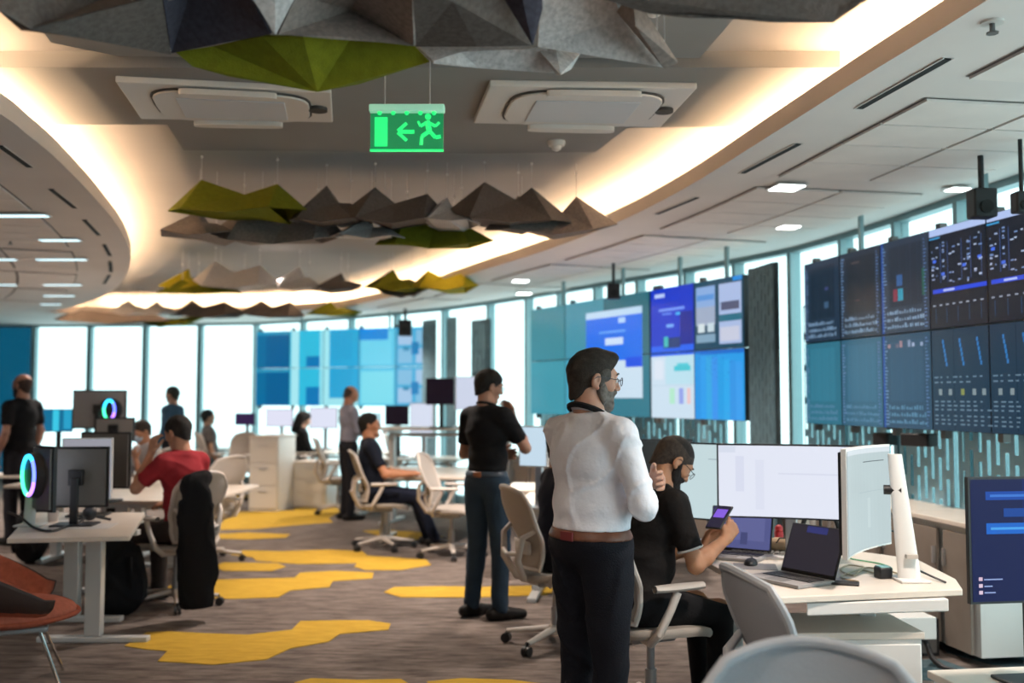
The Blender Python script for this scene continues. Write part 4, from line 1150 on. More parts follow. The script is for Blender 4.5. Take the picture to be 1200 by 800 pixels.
def person(name, loc, rz, label, group=None, H=1.75, pose='stand', arms=None, lean=0.0, yaw=0.0, hpitch=0.0, turn=0.0,
           skin=(.50, .30, .21), shirt=('shirt', (.02, .02, .022)), sleeve='short', pants=('trousers', (.015, .015, .02)),
           shoes=(.012, .011, .011), hair=(.012, .010, .009), style='short', sides=None, beard=None, glasses=False,
           fat=1.0, vb=.012, vh=.006, belt=None, untuck=True, legs=None, collar=None, lanyard=None, trim=None, mask=False, foldamp=.004, seed=1, patch=False):
    """origin: on the floor under the hips; faces local +Y; R side is +X"""
    t = thing(name, loc, rz, label, 'person', group)
    t.scale = (H / 1.75,) * 3
    seat = pose == 'sit'
    hz = .56 if seat else .93
    # torso frame: rotate about the hips
    TR = np.array(Matrix.Rotation(turn, 3, 'Z') @ Matrix.Rotation(-lean, 3, 'X'))
    hip = V3(0, 0, hz)
    Tt = lambda x, y, z: hip + TR @ V3(x, y, z - .93)
    f = fat; fy = 1 + (fat - 1) * 1.3
    torso = [('e', Tt(0, -.005, .97), (.155 * f, .112 * fy, .12)), ('e', Tt(0, .010 * fy, 1.12), (.142 * f, .112 * fy, .15)),
             ('e', Tt(0, .0, 1.31), (.160 * (1 + (f - 1) * .6), .112 * (1 + (fy - 1) * .6), .17))]
    SHW = .170 * (1 + (f - 1) * .5)
    # head
    hm = TR @ rotm(yaw, hpitch)
    nb = Tt(0, -.012, 1.475); hc = nb + TR @ V3(0, .02 + .05 * math.sin(max(0, hpitch)), .150 - .02 * abs(math.sin(hpitch)))
    X = (hc, hm)
    if legs is None:
        if seat: legs = {'R': (V3(.10, .42, .50), V3(.11, .40, .09), 0), 'L': (V3(-.12, .43, .50), V3(-.13, .46, .09), 0)}
        else: legs = {'R': (V3(.10, .012, .50), V3(.11, -.02, .085), -.12), 'L': (V3(-.10, .015, .50), V3(-.11, -.02, .085), .12)}
    arms = arms or {}
    dfl = {'R': (Tt(.225, -.03, 1.15), Tt(.235, .06, .92), (0, .1, -1), (-1, 0, 0)), 'L': (Tt(-.225, -.03, 1.15), Tt(-.235, .06, .92), (0, .1, -1), (1, 0, 0))}
    AR = {}
    for s_ in 'RL':
        a = arms.get(s_)
        if a is None: AR[s_] = dfl[s_] + (.3,)
        else:
            AR[s_] = (Tt(*a[0]), Tt(*a[1]), TR @ V3(*a[2]), TR @ V3(*a[3]), a[4] if len(a) > 4 else .35)
    sh = {'R': Tt(SHW, -.005, 1.405), 'L': Tt(-SHW, -.005, 1.405)}
    # ---- body (skin)
    B = Sdf(.035)
    for p in torso: B.ell(p[1], np.array(p[2]) - .014, TR)
    B.cap(sh['R'], sh['L'], .048, .048)
    B.cap(nb + TR @ V3(0, 0, -.06), nb + TR @ V3(0, .006, .03), .062, .058, k=.03)
    B.cap(nb, hc + hm @ V3(0, -.02, -.03), .058, .056, k=.03)
    for s_ in 'RL':
        sx = 1 if s_ == 'R' else -1; kn, an, toe = legs[s_]
        hj = Tt(sx * .085, 0, .93)
        B.cap(hj, kn, .078, .050); B.cap(kn, an, .050, .036)
        B.cap(an, an + V3(0, .10, -.04), .034, .024)
        B.cap(sh[s_], AR[s_][0], .046, .036)
    parts = [B.mesh(max(vb, .012))]
    for s_ in 'RL':
        if sleeve == 'hide': continue
        el, wr, hd, pn, curl = AR[s_]; A_ = Sdf(.02)
        A_.cap(sh[s_] + (el - sh[s_]) * .55, el, .041, .037, k=.02)
        mid = el + (wr - el) * .3
        A_.cap(el, mid, .037, .039, k=.02); A_.cap(mid, wr, .039, .025, k=.02)
        hand_prims(A_, wr, hd, pn, 1 if s_ == 'R' else -1, curl)
        parts.append(A_.mesh(min(vh, .007) if vh <= .006 else vh))
    Hd = Sdf(.02)
    Hd.cap(nb + TR @ V3(0, 0, -.02), hc + hm @ V3(0, -.022, -.045), .056, .054, k=.02)
    head_prims(Hd, X)
    parts.append(Hd.mesh(vh))
    sdf_obj(parts, 'body', skin_mat(skin), t)
    # ---- trousers
    P_ = Sdf(.03)
    P_.ell(torso[0][1], np.array(torso[0][2]) + .004, TR)
    for s_ in 'RL':
        sx = 1 if s_ == 'R' else -1; kn, an, toe = legs[s_]; hj = Tt(sx * .085, 0, .93)
        P_.cap(hj, kn, .100 * (1 + (f - 1) * .6), .068, k=.025); P_.cap(kn, an + V3(0, .01, -.01), .068, .056, k=.02, e1=.02)
    P_.plane(Tt(0, 0, 1.035), TR @ V3(0, 0, 1)); P_.noise = folds(foldamp * .9, seed + 5, .6, 10)
    sdf_obj([P_.mesh(vb)], 'trousers', cloth(pants[0], pants[1], .85, .35, 160), t)
    # ---- shoes
    for s_ in 'RL':
        kn, an, toe = legs[s_]; S_ = Sdf(.015)
        fd = V3(math.sin(-toe), math.cos(toe), 0) if True else None
        heel = V3(an[0], an[1], .045) - fd * .055; zt = .04
        base = an[2] - .085
        heel[2] = base + .045
        S_.cap(heel, heel + fd * .11, .042, .044, k=.02); S_.cap(heel + fd * .11, heel + fd * .235 + V3(0, 0, -.010), .044, .032, k=.02)
        S_.cap(an + V3(0, 0, .01), heel + fd * .06, .042, .042, k=.02)
        S_.plane((0, 0, base + .004), (0, 0, -1)); S_.plane(an + V3(0, 0, .045), (0, 0, 1))
        so = sdf_obj([S_.mesh(max(vh, .008))], 'shoe', cloth('shoe_leather', shoes, .45, .05), t)
    # ---- shirt
    S = Sdf(.035)
    for i, p in enumerate(torso):
        S.ell(p[1], np.array(p[2]) + (.010 if i else (.016 if untuck or seat else .016)), TR)
    S.cap(sh['R'], sh['L'], .058, .058)
    S.cap(nb + TR @ V3(0, -.005, -.02), sh['R'] + TR @ V3(-.03, 0, .02), .062, .050); S.cap(nb + TR @ V3(0, -.005, -.02), sh['L'] + TR @ V3(.03, 0, .02), .062, .050)
    for s_ in 'RL':
        el, wr = AR[s_][0], AR[s_][1]; a0 = sh[s_]
        if sleeve == 'short':
            e = a0 + (el - a0) * .72; S.cap(a0, e, .064, .058, k=.03, e1=.0)
        elif sleeve == 'rolled':
            S.cap(a0, el, .066, .056, k=.03); e = el + (wr - el) * .35; S.cap(el, e, .056, .052, k=.015, e1=0)
        else:
            S.cap(a0, el, .060, .052, k=.03); e = el + (wr - el) * .93; S.cap(el, e, .054, .040, k=.015, e1=0)
    low = .86 if (untuck and not seat) else (.90 if seat else 1.026)
    S.plane(Tt(0, 0, low), TR @ V3(0, 0, -1))
    neck_n = TR @ V3(0, -.25, 1)
    S.plane(nb + TR @ V3(0, 0, .030), neck_n)
    fn_ = folds(foldamp, seed, 1.2, 17)
    S.noise = fn_ if (untuck or seat) else (lambda P: fn_(P) * np.clip((P[:, 2] - 1.03) / .07, 0, 1))
    sdf_obj([S.mesh(vb)], 'shirt', cloth(shirt[0], shirt[1], .85, .8, 16) if vh < .006 else cloth(shirt[0], shirt[1], .85, .2, 200), t)
    if collar:
        C_ = MB(); pts = []
        for k_ in range(20):
            a = 2 * math.pi * k_ / 20; q = nb + TR @ V3(.066 * math.cos(a), .062 * math.sin(a) + .004, .022 - .016 * math.sin(a)); pts.append(Vector(q))
        C_.loop(pts, .011, 6).build('collar', cloth('collar', collar, .85), t)
    if lanyard:
        C_ = MB(); pts = []
        for k_ in range(24):
            a = 2 * math.pi * k_ / 24; s2 = math.sin(a)
            q = nb + TR @ V3(.082 * math.cos(a), .075 * s2, .016 - .035 * s2 - (.02 if s2 > 0 else 0)); pts.append(Vector(q))
        C_.loop(pts, .012, 6).build('lanyard', cloth('lanyard', lanyard, .8), t)
    if trim:
        for s_ in 'RL':
            el = AR[s_][0]; a0 = sh[s_]; e = a0 + (el - a0) * .72; d = (el - a0) / np.linalg.norm(el - a0)
            u = np.cross(d, V3(0, 1, .2)); u /= np.linalg.norm(u); v = np.cross(d, u)
            pts = [Vector(e + (u * math.cos(a) + v * math.sin(a)) * .058) for a in [2 * math.pi * k_ / 20 for k_ in range(20)]]
            MB().loop(pts, .006, 6).build('sleeve_trim', cloth('trim', trim, .8), t)
    if belt:
        Bt = Sdf(.02); Bt.ell(torso[0][1], np.array(torso[0][2]) + .0155, TR)
        Bt.plane(Tt(0, 0, 1.030), TR @ V3(0, 0, 1)); Bt.plane(Tt(0, 0, .990), TR @ V3(0, 0, -1))
        bo = sdf_obj([Bt.mesh(min(vb, .008))], 'belt', mat('belt_leather', belt, .45, var=.15, vscale=20), t)
        if patch and not seat:
            q = Tt(.02, -(.112 * fy + .012), 1.008)
            MB().box((q[0], q[1], q[2]), (.07, .010, .036)).build('label_patch', mat('patch_leather', patch, .5), bo, bevel=.002)
    # ---- hair
    A = lambda x, y, z: X[0] + X[1] @ V3(x, y, z)
    M = X[1]
    def cap_sdf(grow, front=.072, back=-.07, ear=0.0):
        h_ = Sdf(.015)
        h_.ell(A(0, -.016, .034), V3(.074, .096, .083) + grow, M, k=.01)
        h_.ell(A(0, .030, .020), V3(.062, .060, .070) + grow * .7, M, k=.015)
        h_.cap(A(0, -.05, -.02), A(0, -.050, -.070), .052 + grow * .5, .043 + grow * .3, k=.02)
        sl = (front - back) / .18
        n = M @ V3(0, sl, -1)
        h_.plane(A(0, .09, front), n)
        return h_
    if style in ('short', 'fade', 'long', 'full'):
        def top_sdf(up_, grow, fwd=.0):
            h_ = Sdf(.012)
            h_.ell(A(0, -.012 + fwd, .034 + up_), V3(.0735, .094, .083) + grow, M, k=.01)
            h_.plane(A(0, .085, .066), M @ V3(0, 1.0, -.55))
            return h_
        if style == 'fade':
            h2 = cap_sdf(.0035, .056, -.085); h2.noise = hairnoise(.0008, seed)
            sdf_obj([h2.mesh(vh)], 'hair_sides', hair_mat(sides), t)
            h1 = top_sdf(.0125, 0.0); h1.noise = hairnoise(.0015, seed)
        elif style == 'full':
            h1 = cap_sdf(.004, .060, -.100)
            h1.ell(A(0, .006, .056), (.072, .092, .078), M, k=.02)
            h1.ell(A(0, .066, .100), (.050, .034, .022), M, k=.02)
            for sx in (-1, 1): h1.ell(A(sx * .085, .028, .0), (.022, .036, .040), M, k=.008, op='-')
            h1.plane(A(0, .083, .074), M @ V3(0, 1.0, -.9)); h1.noise = hairnoise(.0022, seed)
            for sx in (-1, 1):
                h2 = Sdf(.01); h2.ell(A(sx * .060, .022, .026), (.021, .036, .034), M); h2.ell(A(sx * .066, .012, -.002), (.013, .014, .03), M)
                h2.plane(A(0, .050, .045), M @ V3(0, 1, .1)); h2.noise = hairnoise(.0008, seed)
                sdf_obj([h2.mesh(vh)], 'temple_hair', hair_mat(sides), t)
        else:
            h1 = cap_sdf(.008, .060, -.085 if style != 'long' else -.11)
            h1.ell(A(0, -.004, .050), (.074, .094, .080), M, k=.02); h1.noise = hairnoise(.003, seed)
            h1.plane(A(0, .085, .068), M @ V3(0, 1.0, -.7))
            if style == 'long':
                h1.cap(A(0, -.07, .02), A(0, -.10, -.20), .075, .05, k=.04)
                h1.cap(A(.06, -.03, .03), A(.065, -.04, -.14), .03, .03, k=.03); h1.cap(A(-.06, -.03, .03), A(-.065, -.04, -.14), .03, .03, k=.03)
                h1.cut = []
                h1.ell(A(0, .085, -.03), (.062, .07, .085), M, k=.02, op='-')
        sdf_obj([h1.mesh(vh)], 'hair', hair_mat(hair), t, 4)
    elif style == 'bald':
        h2 = cap_sdf(.003, .02, -.085); h2.plane(A(0, 0, .035), M @ V3(0, .35, 1))
        sdf_obj([h2.mesh(vh)], 'hair', hair_mat(hair), t)
    if beard:
        b_ = Sdf(.015)
        b_.cap(A(0, .034, -.035), A(0, .045, -.086), .061, .050, n=M @ V3(0, 1, 0), sq=1.0, k=.02)
        b_.ell(A(0, .066, -.100), (.034, .030, .026), M, k=.02)
        b_.cap(A(-.022, .092, -.042), A(.022, .092, -.042), .008, .008, k=.01)
        for sx in (-1, 1): b_.cap(A(sx * .064, .012, .00), A(sx * .052, .030, -.07), .011, .018, k=.02)
        b_.ell(A(0, .112, -.055), (.018, .020, .007), M, k=.005, op='-')
        b_.ell(A(0, .075, .0), (.052, .06, .035), M, k=.01, op='-')
        b_.plane(A(0, 0, -.004), M @ V3(0, -.15, 1)) if False else None
        b_.noise = hairnoise(.003, seed + 3)
        sdf_obj([b_.mesh(vh)], 'beard', hair_mat(beard), t)
    if mask:
        k_ = Sdf(.01); k_.ell(A(0, .062, -.045), (.058, .058, .050), M)
        sdf_obj([k_.mesh(.007)], 'face_mask', cloth('mask', (.45, .55, .65), .9), t)
    if vh <= .006:
        e = MB()
        for sx in (-1, 1):
            q = A(sx * .031, .0835, .006); e.sphere(tuple(q), .0105, 10)
        e.build('eyes', mat('eye_white', (.6, .57, .54), .3), t)
        e = MB()
        for sx in (-1, 1):
            e.tube([Vector(A(sx * .012, .094, .030)), Vector(A(sx * .030, .096, .036)), Vector(A(sx * .048, .084, .030))], [.0025, .0045, .0025], 6)
        e.build('eyebrows', hair_mat(sides or hair), t)
    if glasses:
        g = MB()
        for sx in (-1, 1):
            pts = [Vector(A(sx * (.033 + .022 * math.cos(a)), .112 - .004 * math.cos(a), .004 + .017 * math.sin(a))) for a in [2 * math.pi * k_ / 16 for k_ in range(16)]]
            g.loop(pts, .0016, 5)
            g.tube([Vector(A(sx * .054, .108, .010)), Vector(A(sx * .076, .06, .010)), Vector(A(sx * .083, -.008, .012)), Vector(A(sx * .083, -.025, .0))], .0017, 5)
        g.tube([Vector(A(-.012, .112, .008)), Vector(A(.012, .112, .008))], .0016, 5)
        g.build('glasses', mat('glasses_frame', (.03, .03, .035), .3, .6), t)
    return t
# ------------------------------------------------------------------ the people
def at(px, D): return ((px - 600) / FPX * D, D, 0)
ONLY = None
# 1 bearded man with crossed arms
person('person', at(692, 4.05), R(-52), 'person with grey beard, glasses, white shirt and brown belt standing with crossed arms in front',
       H=1.745, fat=1.17, arms={'R': ((.262, .035, 1.135), (.06, .235, 1.16), (-1, .10, .1), (-.1, -1, 0), .35),
                   'L': ((-.26, .12, 1.16), (.105, .240, 1.21), (.9, -.30, .10), (-.25, -1, -.1), .42)},
       yaw=R(-24), hpitch=R(6), skin=(.44, .24, .17), shirt=('white_shirt', (.74, .75, .82)), sleeve='long', pants=('navy_jeans', (.006, .007, .012)),
       belt=(.13, .045, .022), untuck=False, hair=(.022, .018, .015), sides=(.075, .068, .062), beard=(.13, .115, .105), glasses=True,
       style='full', patch=(.16, .02, .025), collar=(.5, .5, .52), lanyard=(.01, .01, .012), vb=.009, vh=.0045, foldamp=.006, seed=11)
# 2 man in black polo, hand at his face
person('person', at(571, 7.1), R(-40), 'person in black polo shirt and blue jeans standing with a hand held to the face',
       H=1.75, fat=1.02, arms={'R': ((.245, .13, 1.19), (.11, .155, 1.40), (-.55, -.05, 1), (-.3, -1, 0), .5), 'L': ((-.24, .02, 1.14), (-.02, .19, 1.13), (1, .1, .1), (0, -1, 0), .3)},
       yaw=R(-22), hpitch=R(12), skin=(.42, .23, .16), shirt=('black_polo', (.010, .010, .012)), pants=('blue_jeans', (.028, .052, .085)),
       hair=(.010, .009, .008), belt=(.03, .05, .08), patch=(.34, .12, .05), untuck=False, glasses=True, collar=(.012, .012, .014), vb=.012, vh=.006, seed=21,
       legs={'R': (V3(.11, .02, .50), V3(.12, -.01, .085), -.5), 'L': (V3(-.10, .01, .50), V3(-.12, -.04, .085), -.2)})
# 3 balding man in grey shirt far off
person('person', at(409, 12.7), R(-60), 'balding person in grey shirt and black trousers standing far off by the desks',
       H=1.70, arms={'R': ((.23, .05, 1.15), (.17, .27, 1.10), (-.3, 1, -.1), (-1, 0, 0), .4), 'L': ((-.23, .05, 1.15), (-.15, .27, 1.10), (.3, 1, -.1), (1, 0, 0), .4)},
       hpitch=R(28), skin=(.46, .22, .14), shirt=('grey_shirt', (.24, .24, .30)), sleeve='long', untuck=False, style='bald', hair=(.06, .045, .04), vb=.016, vh=.011, seed=31)
# 4 seated man with phone
person('person', at(739, 4.86), R(-68), 'seated person in black T-shirt with glasses and beard holding a phone at the front desk',
       H=1.78, pose='sit', fat=1.12, lean=R(17), arms={'R': ((.235, .14, 1.17), (.17, .31, 1.33), (-.35, .5, .75), (-1, .15, 0), .55), 'L': ((-.22, .17, 1.14), (-.03, .33, 1.27), (.25, .55, .7), (1, .2, 0), .5)},
       yaw=R(-4), hpitch=R(24), skin=(.46, .23, .13), shirt=('black_tshirt', (.012, .010, .010)), trim=(.6, .6, .6), pants=('black_trousers', (.010, .010, .012)),
       hair=(.016, .012, .010), sides=(.05, .035, .027), beard=(.014, .010, .009), glasses=True, style='fade', vb=.010, vh=.0045, seed=41)
# 12 seated person hidden behind the white shirt
person('person', at(646, 6.35), R(-75), 'seated person in dark T-shirt partly hidden behind the bearded man',
       H=1.72, pose='sit', lean=R(6), arms={'R': ((.235, .10, 1.14), (.14, .33, 1.15), (-.3, 1, 0), (0, 0, -1), .3), 'L': ((-.23, .10, 1.14), (-.14, .33, 1.15), (.2, 1, 0), (0, 0, -1), .3)},
       skin=(.46, .25, .17), shirt=('navy_tshirt', (.012, .012, .02)), vb=.014, vh=.008, hair=(.015, .012, .01), seed=51)
# 5 seated in dark polo
person('person', at(438, 10.3), R(-78), 'seated person in dark T-shirt typing at the desk left of the black polo shirt',
       H=1.76, pose='sit', lean=R(-4), arms={'R': ((.24, .12, 1.13), (.14, .37, 1.10), (-.1, 1, 0), (0, 0, -1), .3), 'L': ((-.23, .12, 1.13), (-.14, .37, 1.10), (.1, 1, 0), (0, 0, -1), .3)},
       skin=(.48, .22, .12), shirt=('dark_polo', (.010, .013, .024)), pants=('navy_trousers', (.010, .014, .03)), vb=.015, vh=.010, hair=(.012, .011, .010), seed=61,
       legs={'R': (V3(.10, .44, .52), V3(.11, .62, .10), 0), 'L': (V3(-.12, .44, .52), V3(-.13, .58, .09), 0)})
# 6 woman with long hair
person('person', at(352, 15.0), R(-70), 'seated person with long black hair and black cardigan at the far desks',
       H=1.70, pose='sit', lean=R(4), hpitch=R(14), arms={'R': ((.22, .12, 1.13), (.10, .36, 1.13), (-.1, 1, 0), (0, 0, -1), .3), 'L': ((-.22, .12, 1.13), (-.12, .36, 1.13), (.1, 1, 0), (0, 0, -1), .3)},
       skin=(.60, .38, .28), shirt=('black_cardigan', (.010, .010, .012)), sleeve='long', style='long', hair=(.010, .009, .009), vb=.018, vh=.012, seed=71)
# 7 far seated
person('person', at(248, 15.6), R(-60), 'seated person in grey top farthest back beside the pale armchairs',
       H=1.72, pose='sit', lean=R(-4), skin=(.40, .24, .17), shirt=('grey_top', (.13, .12, .12)), pants=('blue_trousers', (.10, .20, .26)), vb=.018, vh=.012, hair=(.015, .02, .02), seed=81)
# 8 red shirt
person('person', at(221, 7.45), R(58), 'seated person in red T-shirt with one hand raised to the head at the left desk',
       H=1.80, pose='sit', lean=R(7), yaw=R(5), hpitch=R(10), arms={'L': ((-.25, .20, 1.25), (-.13, .16, 1.50), (.15, -.2, 1), (1, 0, 0), .5), 'R': ((.24, .12, 1.12), (.15, .36, 1.12), (0, 1, 0), (0, 0, -1), .3)},
       skin=(.50, .26, .17), shirt=('red_tshirt', (.27, .02, .028)), pants=('dark_trousers', (.06, .05, .05)), vb=.012, vh=.007, hair=(.012, .010, .010), seed=91)
# 9 behind red
person('person', at(183, 10.6), R(140), 'seated person in face mask leaning on a hand behind the red T-shirt',
       H=1.68, pose='sit', lean=R(12), hpitch=R(8), arms={'L': ((-.25, .25, 1.12), (-.10, .19, 1.36), (.3, -.1, 1), (.3, -1, 0), .6), 'R': ((.24, .2, 1.08), (.12, .40, 1.10), (0, 1, 0), (0, 0, -1), .3)},
       skin=(.50, .24, .14), shirt=('white_tshirt', (.55, .53, .52)), mask=True, vb=.014, vh=.008, hair=(.03, .02, .015), seed=101)
# 10 standing far in blue
person('person', at(203, 14.0), R(75), 'standing person in dark blue top farthest back by the bright windows',
       H=1.70, skin=(.35, .22, .17), shirt=('blue_top', (.03, .07, .12)), sleeve='long', vb=.018, vh=.011, hair=(.02, .03, .03), seed=111)
# 11 bald man left
person('person', at(27, 10.6), R(70), 'bald bearded person in black T-shirt standing at the left picture edge',
       H=1.80, fat=1.05, skin=(.36, .19, .14), shirt=('black_tshirt', (.008, .008, .010)), style='bald', hair=(.05, .03, .025), beard=(.02, .015, .012), vb=.015, vh=.009, seed=121)
# ------------------------------------------------------------------ task chairs
def make_chair(kind='warm'):
    fr, me_ = (MT['chair'], MT['chair_mesh']) if kind == 'warm' else (MT['chair_cool'], MT['chair_cool_mesh'])
    t = bpy.data.objects.new('task_chair', None); COL.objects.link(t); t.empty_display_size = .1
    MB().tube([(0, 0, .09), (0, 0, .24)], .028, 14).tube([(0, 0, .24), (0, 0, .385)], .019, 12).build('gas_column', MT['chair_grey'], t)
    MB().tube([(0, 0, .075), (0, 0, .13)], [.052, .042], 16).build('hub', fr, t)
    for k in range(5):
        a = 2 * math.pi * k / 5 + .3; c, s_ = math.cos(a), math.sin(a)
        lg = MB()
        def f(u, v, c=c, s_=s_):
            r_ = .03 + .29 * u; w_ = .030 - .012 * u; h_ = .022 - .008 * u; th = 2 * math.pi * v
            x, z = math.cos(th) * w_, math.sin(th) * h_ + .108 - .035 * u
            return (c * r_ - s_ * x, s_ * r_ + c * x, z)
        lg.grid(f, 6, 10); L = lg.build('leg', fr, t)
        w_ = MB()
        for q in (-1, 1):
            ctr = Vector((c * .325 - s_ * q * .014, s_ * .325 + c * q * .014, .030)); ax = Vector((-s_, c, 0)) * .010
            w_.tube([ctr - ax, ctr + ax], .030, 14)
        w_.tube([(c * .318, s_ * .318, .03), (c * .318, s_ * .318, .08)], .008, 8)
        w_.build('caster', MT['black'], L)
    MB().box((0, -.02, .405), (.16, .24, .055)).build('tilt_mechanism', MT['chair_grey'], t, bevel=.015)
    # seat
    def seat(u, v):
        th = 2 * math.pi * u; e = .62
        x = math.copysign(abs(math.cos(th)) ** e, math.cos(th)); y = math.copysign(abs(math.sin(th)) ** e, math.sin(th))
        if v < .55: r_ = v / .55; z = .472
        elif v < .75: r_ = 1.0 + .04 * math.sin((v - .55) / .2 * math.pi); z = .472 - .045 * (v - .55) / .2
        else: r_ = 1 - (v - .75) / .25; z = .427
        X_, Y_ = x * r_ * .245, y * r_ * .235 + .02
        z += .020 * (x * r_) ** 2 - (.030 * max(0, (y * r_)) ** 3) - .01
        return (X_, Y_, z)
    MB().grid(seat, 36, 16, closed=True).build('seat', me_, t)
    # back shell: waisted, taller than wide, curved
    def bw(v):      # half width over height 0..1
        return .235 * (0.72 + .30 * math.sin(min(1, v * 1.12) * math.pi * .5)) * (1 - .42 * max(0, v - .82) ** 1.2 / .18 ** 1.2 * .6) * (1 - .10 * math.exp(-((v - .28) / .1) ** 2))
    def bpnt(u, v, off=0):
        x = (u * 2 - 1); z = .50 + .50 * v
        y = -.235 - .030 * math.sin(v * math.pi) * 0 + .035 * math.exp(-((v - .30) / .22) ** 2) - .11 * v ** 1.6 + .055 * x * x + off
        return Vector((x * bw(v), y, z - .035 * x * x * v))
    MB().grid(lambda u, v: bpnt(u, v), 14, 18).build('backrest', me_, t, solid=.008)
    rim = [bpnt(0, v) for v in [k / 16 for k in range(17)]] + [bpnt(u, 1) for u in [k / 10 for k in range(1, 10)]] + [bpnt(1, 1 - k / 16) for k in range(17)] + [bpnt(1 - u, 0) for u in [k / 8 for k in range(1, 8)]]
    MB().loop(rim, .0145, 8).build('back_frame', fr, t)
    # Y-shaped spine behind the back
    sp = MB()
    for sx in (-1, 1):
        sp.tube([(sx * .03, -.12, .40), (sx * .06, -.24, .44), (sx * .12, -.300, .56), (sx * .17, -.285, .70), tuple(bpnt(.5 + sx * .47, .52, -.01))], [.022, .024, .022, .018, .014], 10)
    sp.tube([(-.13, -.30, .60), (0, -.325, .585), (.13, -.30, .60)], .014, 8)
    sp.build('spine', fr, t)
    MB().grid(lambda u, v: bpnt(.16 + .68 * u, .18 + .16 * v, -.028), 10, 3).build('lumbar_pad', fr, t, solid=.012)
    for sx in (-1, 1):
        MB().tube([(sx * .10, -.10, .41), (sx * .23, -.13, .42), (sx * .285, -.12, .47), (sx * .292, -.06, .58), (sx * .285, -.02, .655)], [.018, .020, .021, .019, .020], 10).build('arm_support', fr, t)
        def pad(u, v, sx=sx):
            th = 2 * math.pi * v; w_ = .043 * (math.sin(math.pi * (.06 + .88 * u)) ** .35)
            return (sx * (.285 - .02 * u) + w_ * math.cos(th), -.14 + .27 * u, .675 + .017 * math.sin(th))
        MB().grid(pad, 10, 12).build('armrest', fr, t)
    return t
proto = {}
def chair(px, D, rz, label, kind='warm', world=None):
    if kind not in proto: proto[kind] = make_chair(kind); c = proto[kind]
    else: c = copy_tree(proto[kind])
    c.location = world or ((px - 600) / FPX * D, D, 0); c.rotation_euler = (0, 0, rz)
    tag(c, label, 'chair', 'task chairs')
    return c
def behind(px, D, rz, off=.10):       # chair under a person sitting at (px, D) and facing rz
    x = (px - 600) / FPX * D
    return (x - math.sin(rz) * off, D + math.cos(rz) * off, 0)
chair(0, 0, R(-68), 'pale task chair occupied by the seated person holding a phone', world=behind(739, 4.86, R(-68)))
chair(0, 0, R(-70), 'pale task chair behind the bearded man, occupied by the person in dark T-shirt', world=behind(640, 6.3, R(-75), .06))
chair(0, 0, R(-78), 'pale task chair occupied by the typing person in dark T-shirt farther back', world=behind(438, 10.3, R(-78)))
chair(0, 0, R(-70), 'task chair occupied by the person with long black hair', world=behind(352, 15.0, R(-70)))
chair(0, 0, R(58), 'task chair under the person in red, with the black jacket on its back', world=behind(221, 7.45, R(58)))
chair(0, 0, R(140), 'task chair occupied by the person wearing a face mask', world=behind(183, 10.6, R(140)))
chair(0, 0, R(-60), 'task chair of the farthest seated person in grey', world=behind(248, 15.6, R(-60)))
chair(530, 9.8, R(-100), 'empty pale task chair just left of the person in black polo shirt')
chair(246, 9.5, R(62), 'empty white task chair right of the black jacket')
chair(398, 13.4, R(-82), 'task chair behind the balding standing person')
chair(276, 15.2, R(160), 'empty beige task chair at the far left desks')
chair(968, 3.30, R(-80), 'light grey task chair in the right foreground, seen from behind', 'cool')
chair(975, 1.93, R(174), 'cool grey task chair cut off at the bottom edge of the picture', 'cool')
chair(478, 14.6, R(-95), 'empty task chair among the far desks left of the black monitors')

# ------------------------------------------------------------------ desks
def desk(poly, h, label, legs, name='desk', foot_dir=None, th=.028, top='desk', group=None, beam=True):
    """poly in world x,y ; legs = list of (x, y, angle of the foot)"""
    c = Vector((sum(p[0] for p in poly) / len(poly), sum(p[1] for p in poly) / len(poly), 0))
    t = thing(name, c, 0, label, 'desk', group)
    MB().prism([(p[0] - c.x, p[1] - c.y) for p in poly], h - th, h).build('tabletop', MT[top], t, bevel=.004, smooth=0)
    for (x, y, a) in legs:
        x -= c.x; y -= c.y
        l = MB(); l.box((x, y, (h - th + .04) / 2), (.10, .07, h - th - .04), a)
        lo = l.build('leg', MT['deskleg'], t, bevel=.004)
        MB().box((x, y, .018), (.70, .07, .036), a).build('foot', MT['deskleg'], lo, bevel=.006)
        MB().box((x, y, h - th - .02), (.55, .06, .035), a).build('bracket', MT['deskleg'], lo, bevel=.004)
    if beam and len(legs) > 1:
        a_, b_ = Vector((legs[0][0] - c.x, legs[0][1] - c.y, h - th - .06)), Vector((legs[1][0] - c.x, legs[1][1] - c.y, h - th - .06))
        MB().tube([a_, b_], .022, 8).build('crossbar', MT['deskleg'], t)
    return t
def PX(px, py, z): p = PZ(px, py, z); return (p.x, p.y)
# near right desk: front edge, right corner, back side
DK = .735
near_poly = [PX(905, 700, DK), PX(1128, 690, DK), PX(1120, 678, DK), PX(1075, 655, DK), PX(1010, 646, DK), PX(930, 632, DK), PX(850, 628, DK), PX(806, 646, DK)]
pA, pB = PX(1005, 685, DK), PX(875, 655, DK)
desk(near_poly, DK, 'large pale wooden desk at the right with laptops and two white monitors', [(PX(1042, 688, DK)[0], PX(1042, 676, DK)[1] + .05, R(80)), (PX(860, 646, DK)[0] + .05, PX(860, 646, DK)[1] + .2, R(80))])
mp_ = [PX(945, 706, DK - .03), PX(1112, 701, DK - .03), PX(1060, 676, DK - .03), PX(960, 672, DK - .03)]
tg = MB().prism(mp_, DK - .085, DK - .032).build('cable_tray', MT['white'], None, bevel=.006, smooth=0)
tag(tg, 'white under-desk tray hanging below the front edge of the right desk', 'cable tray')

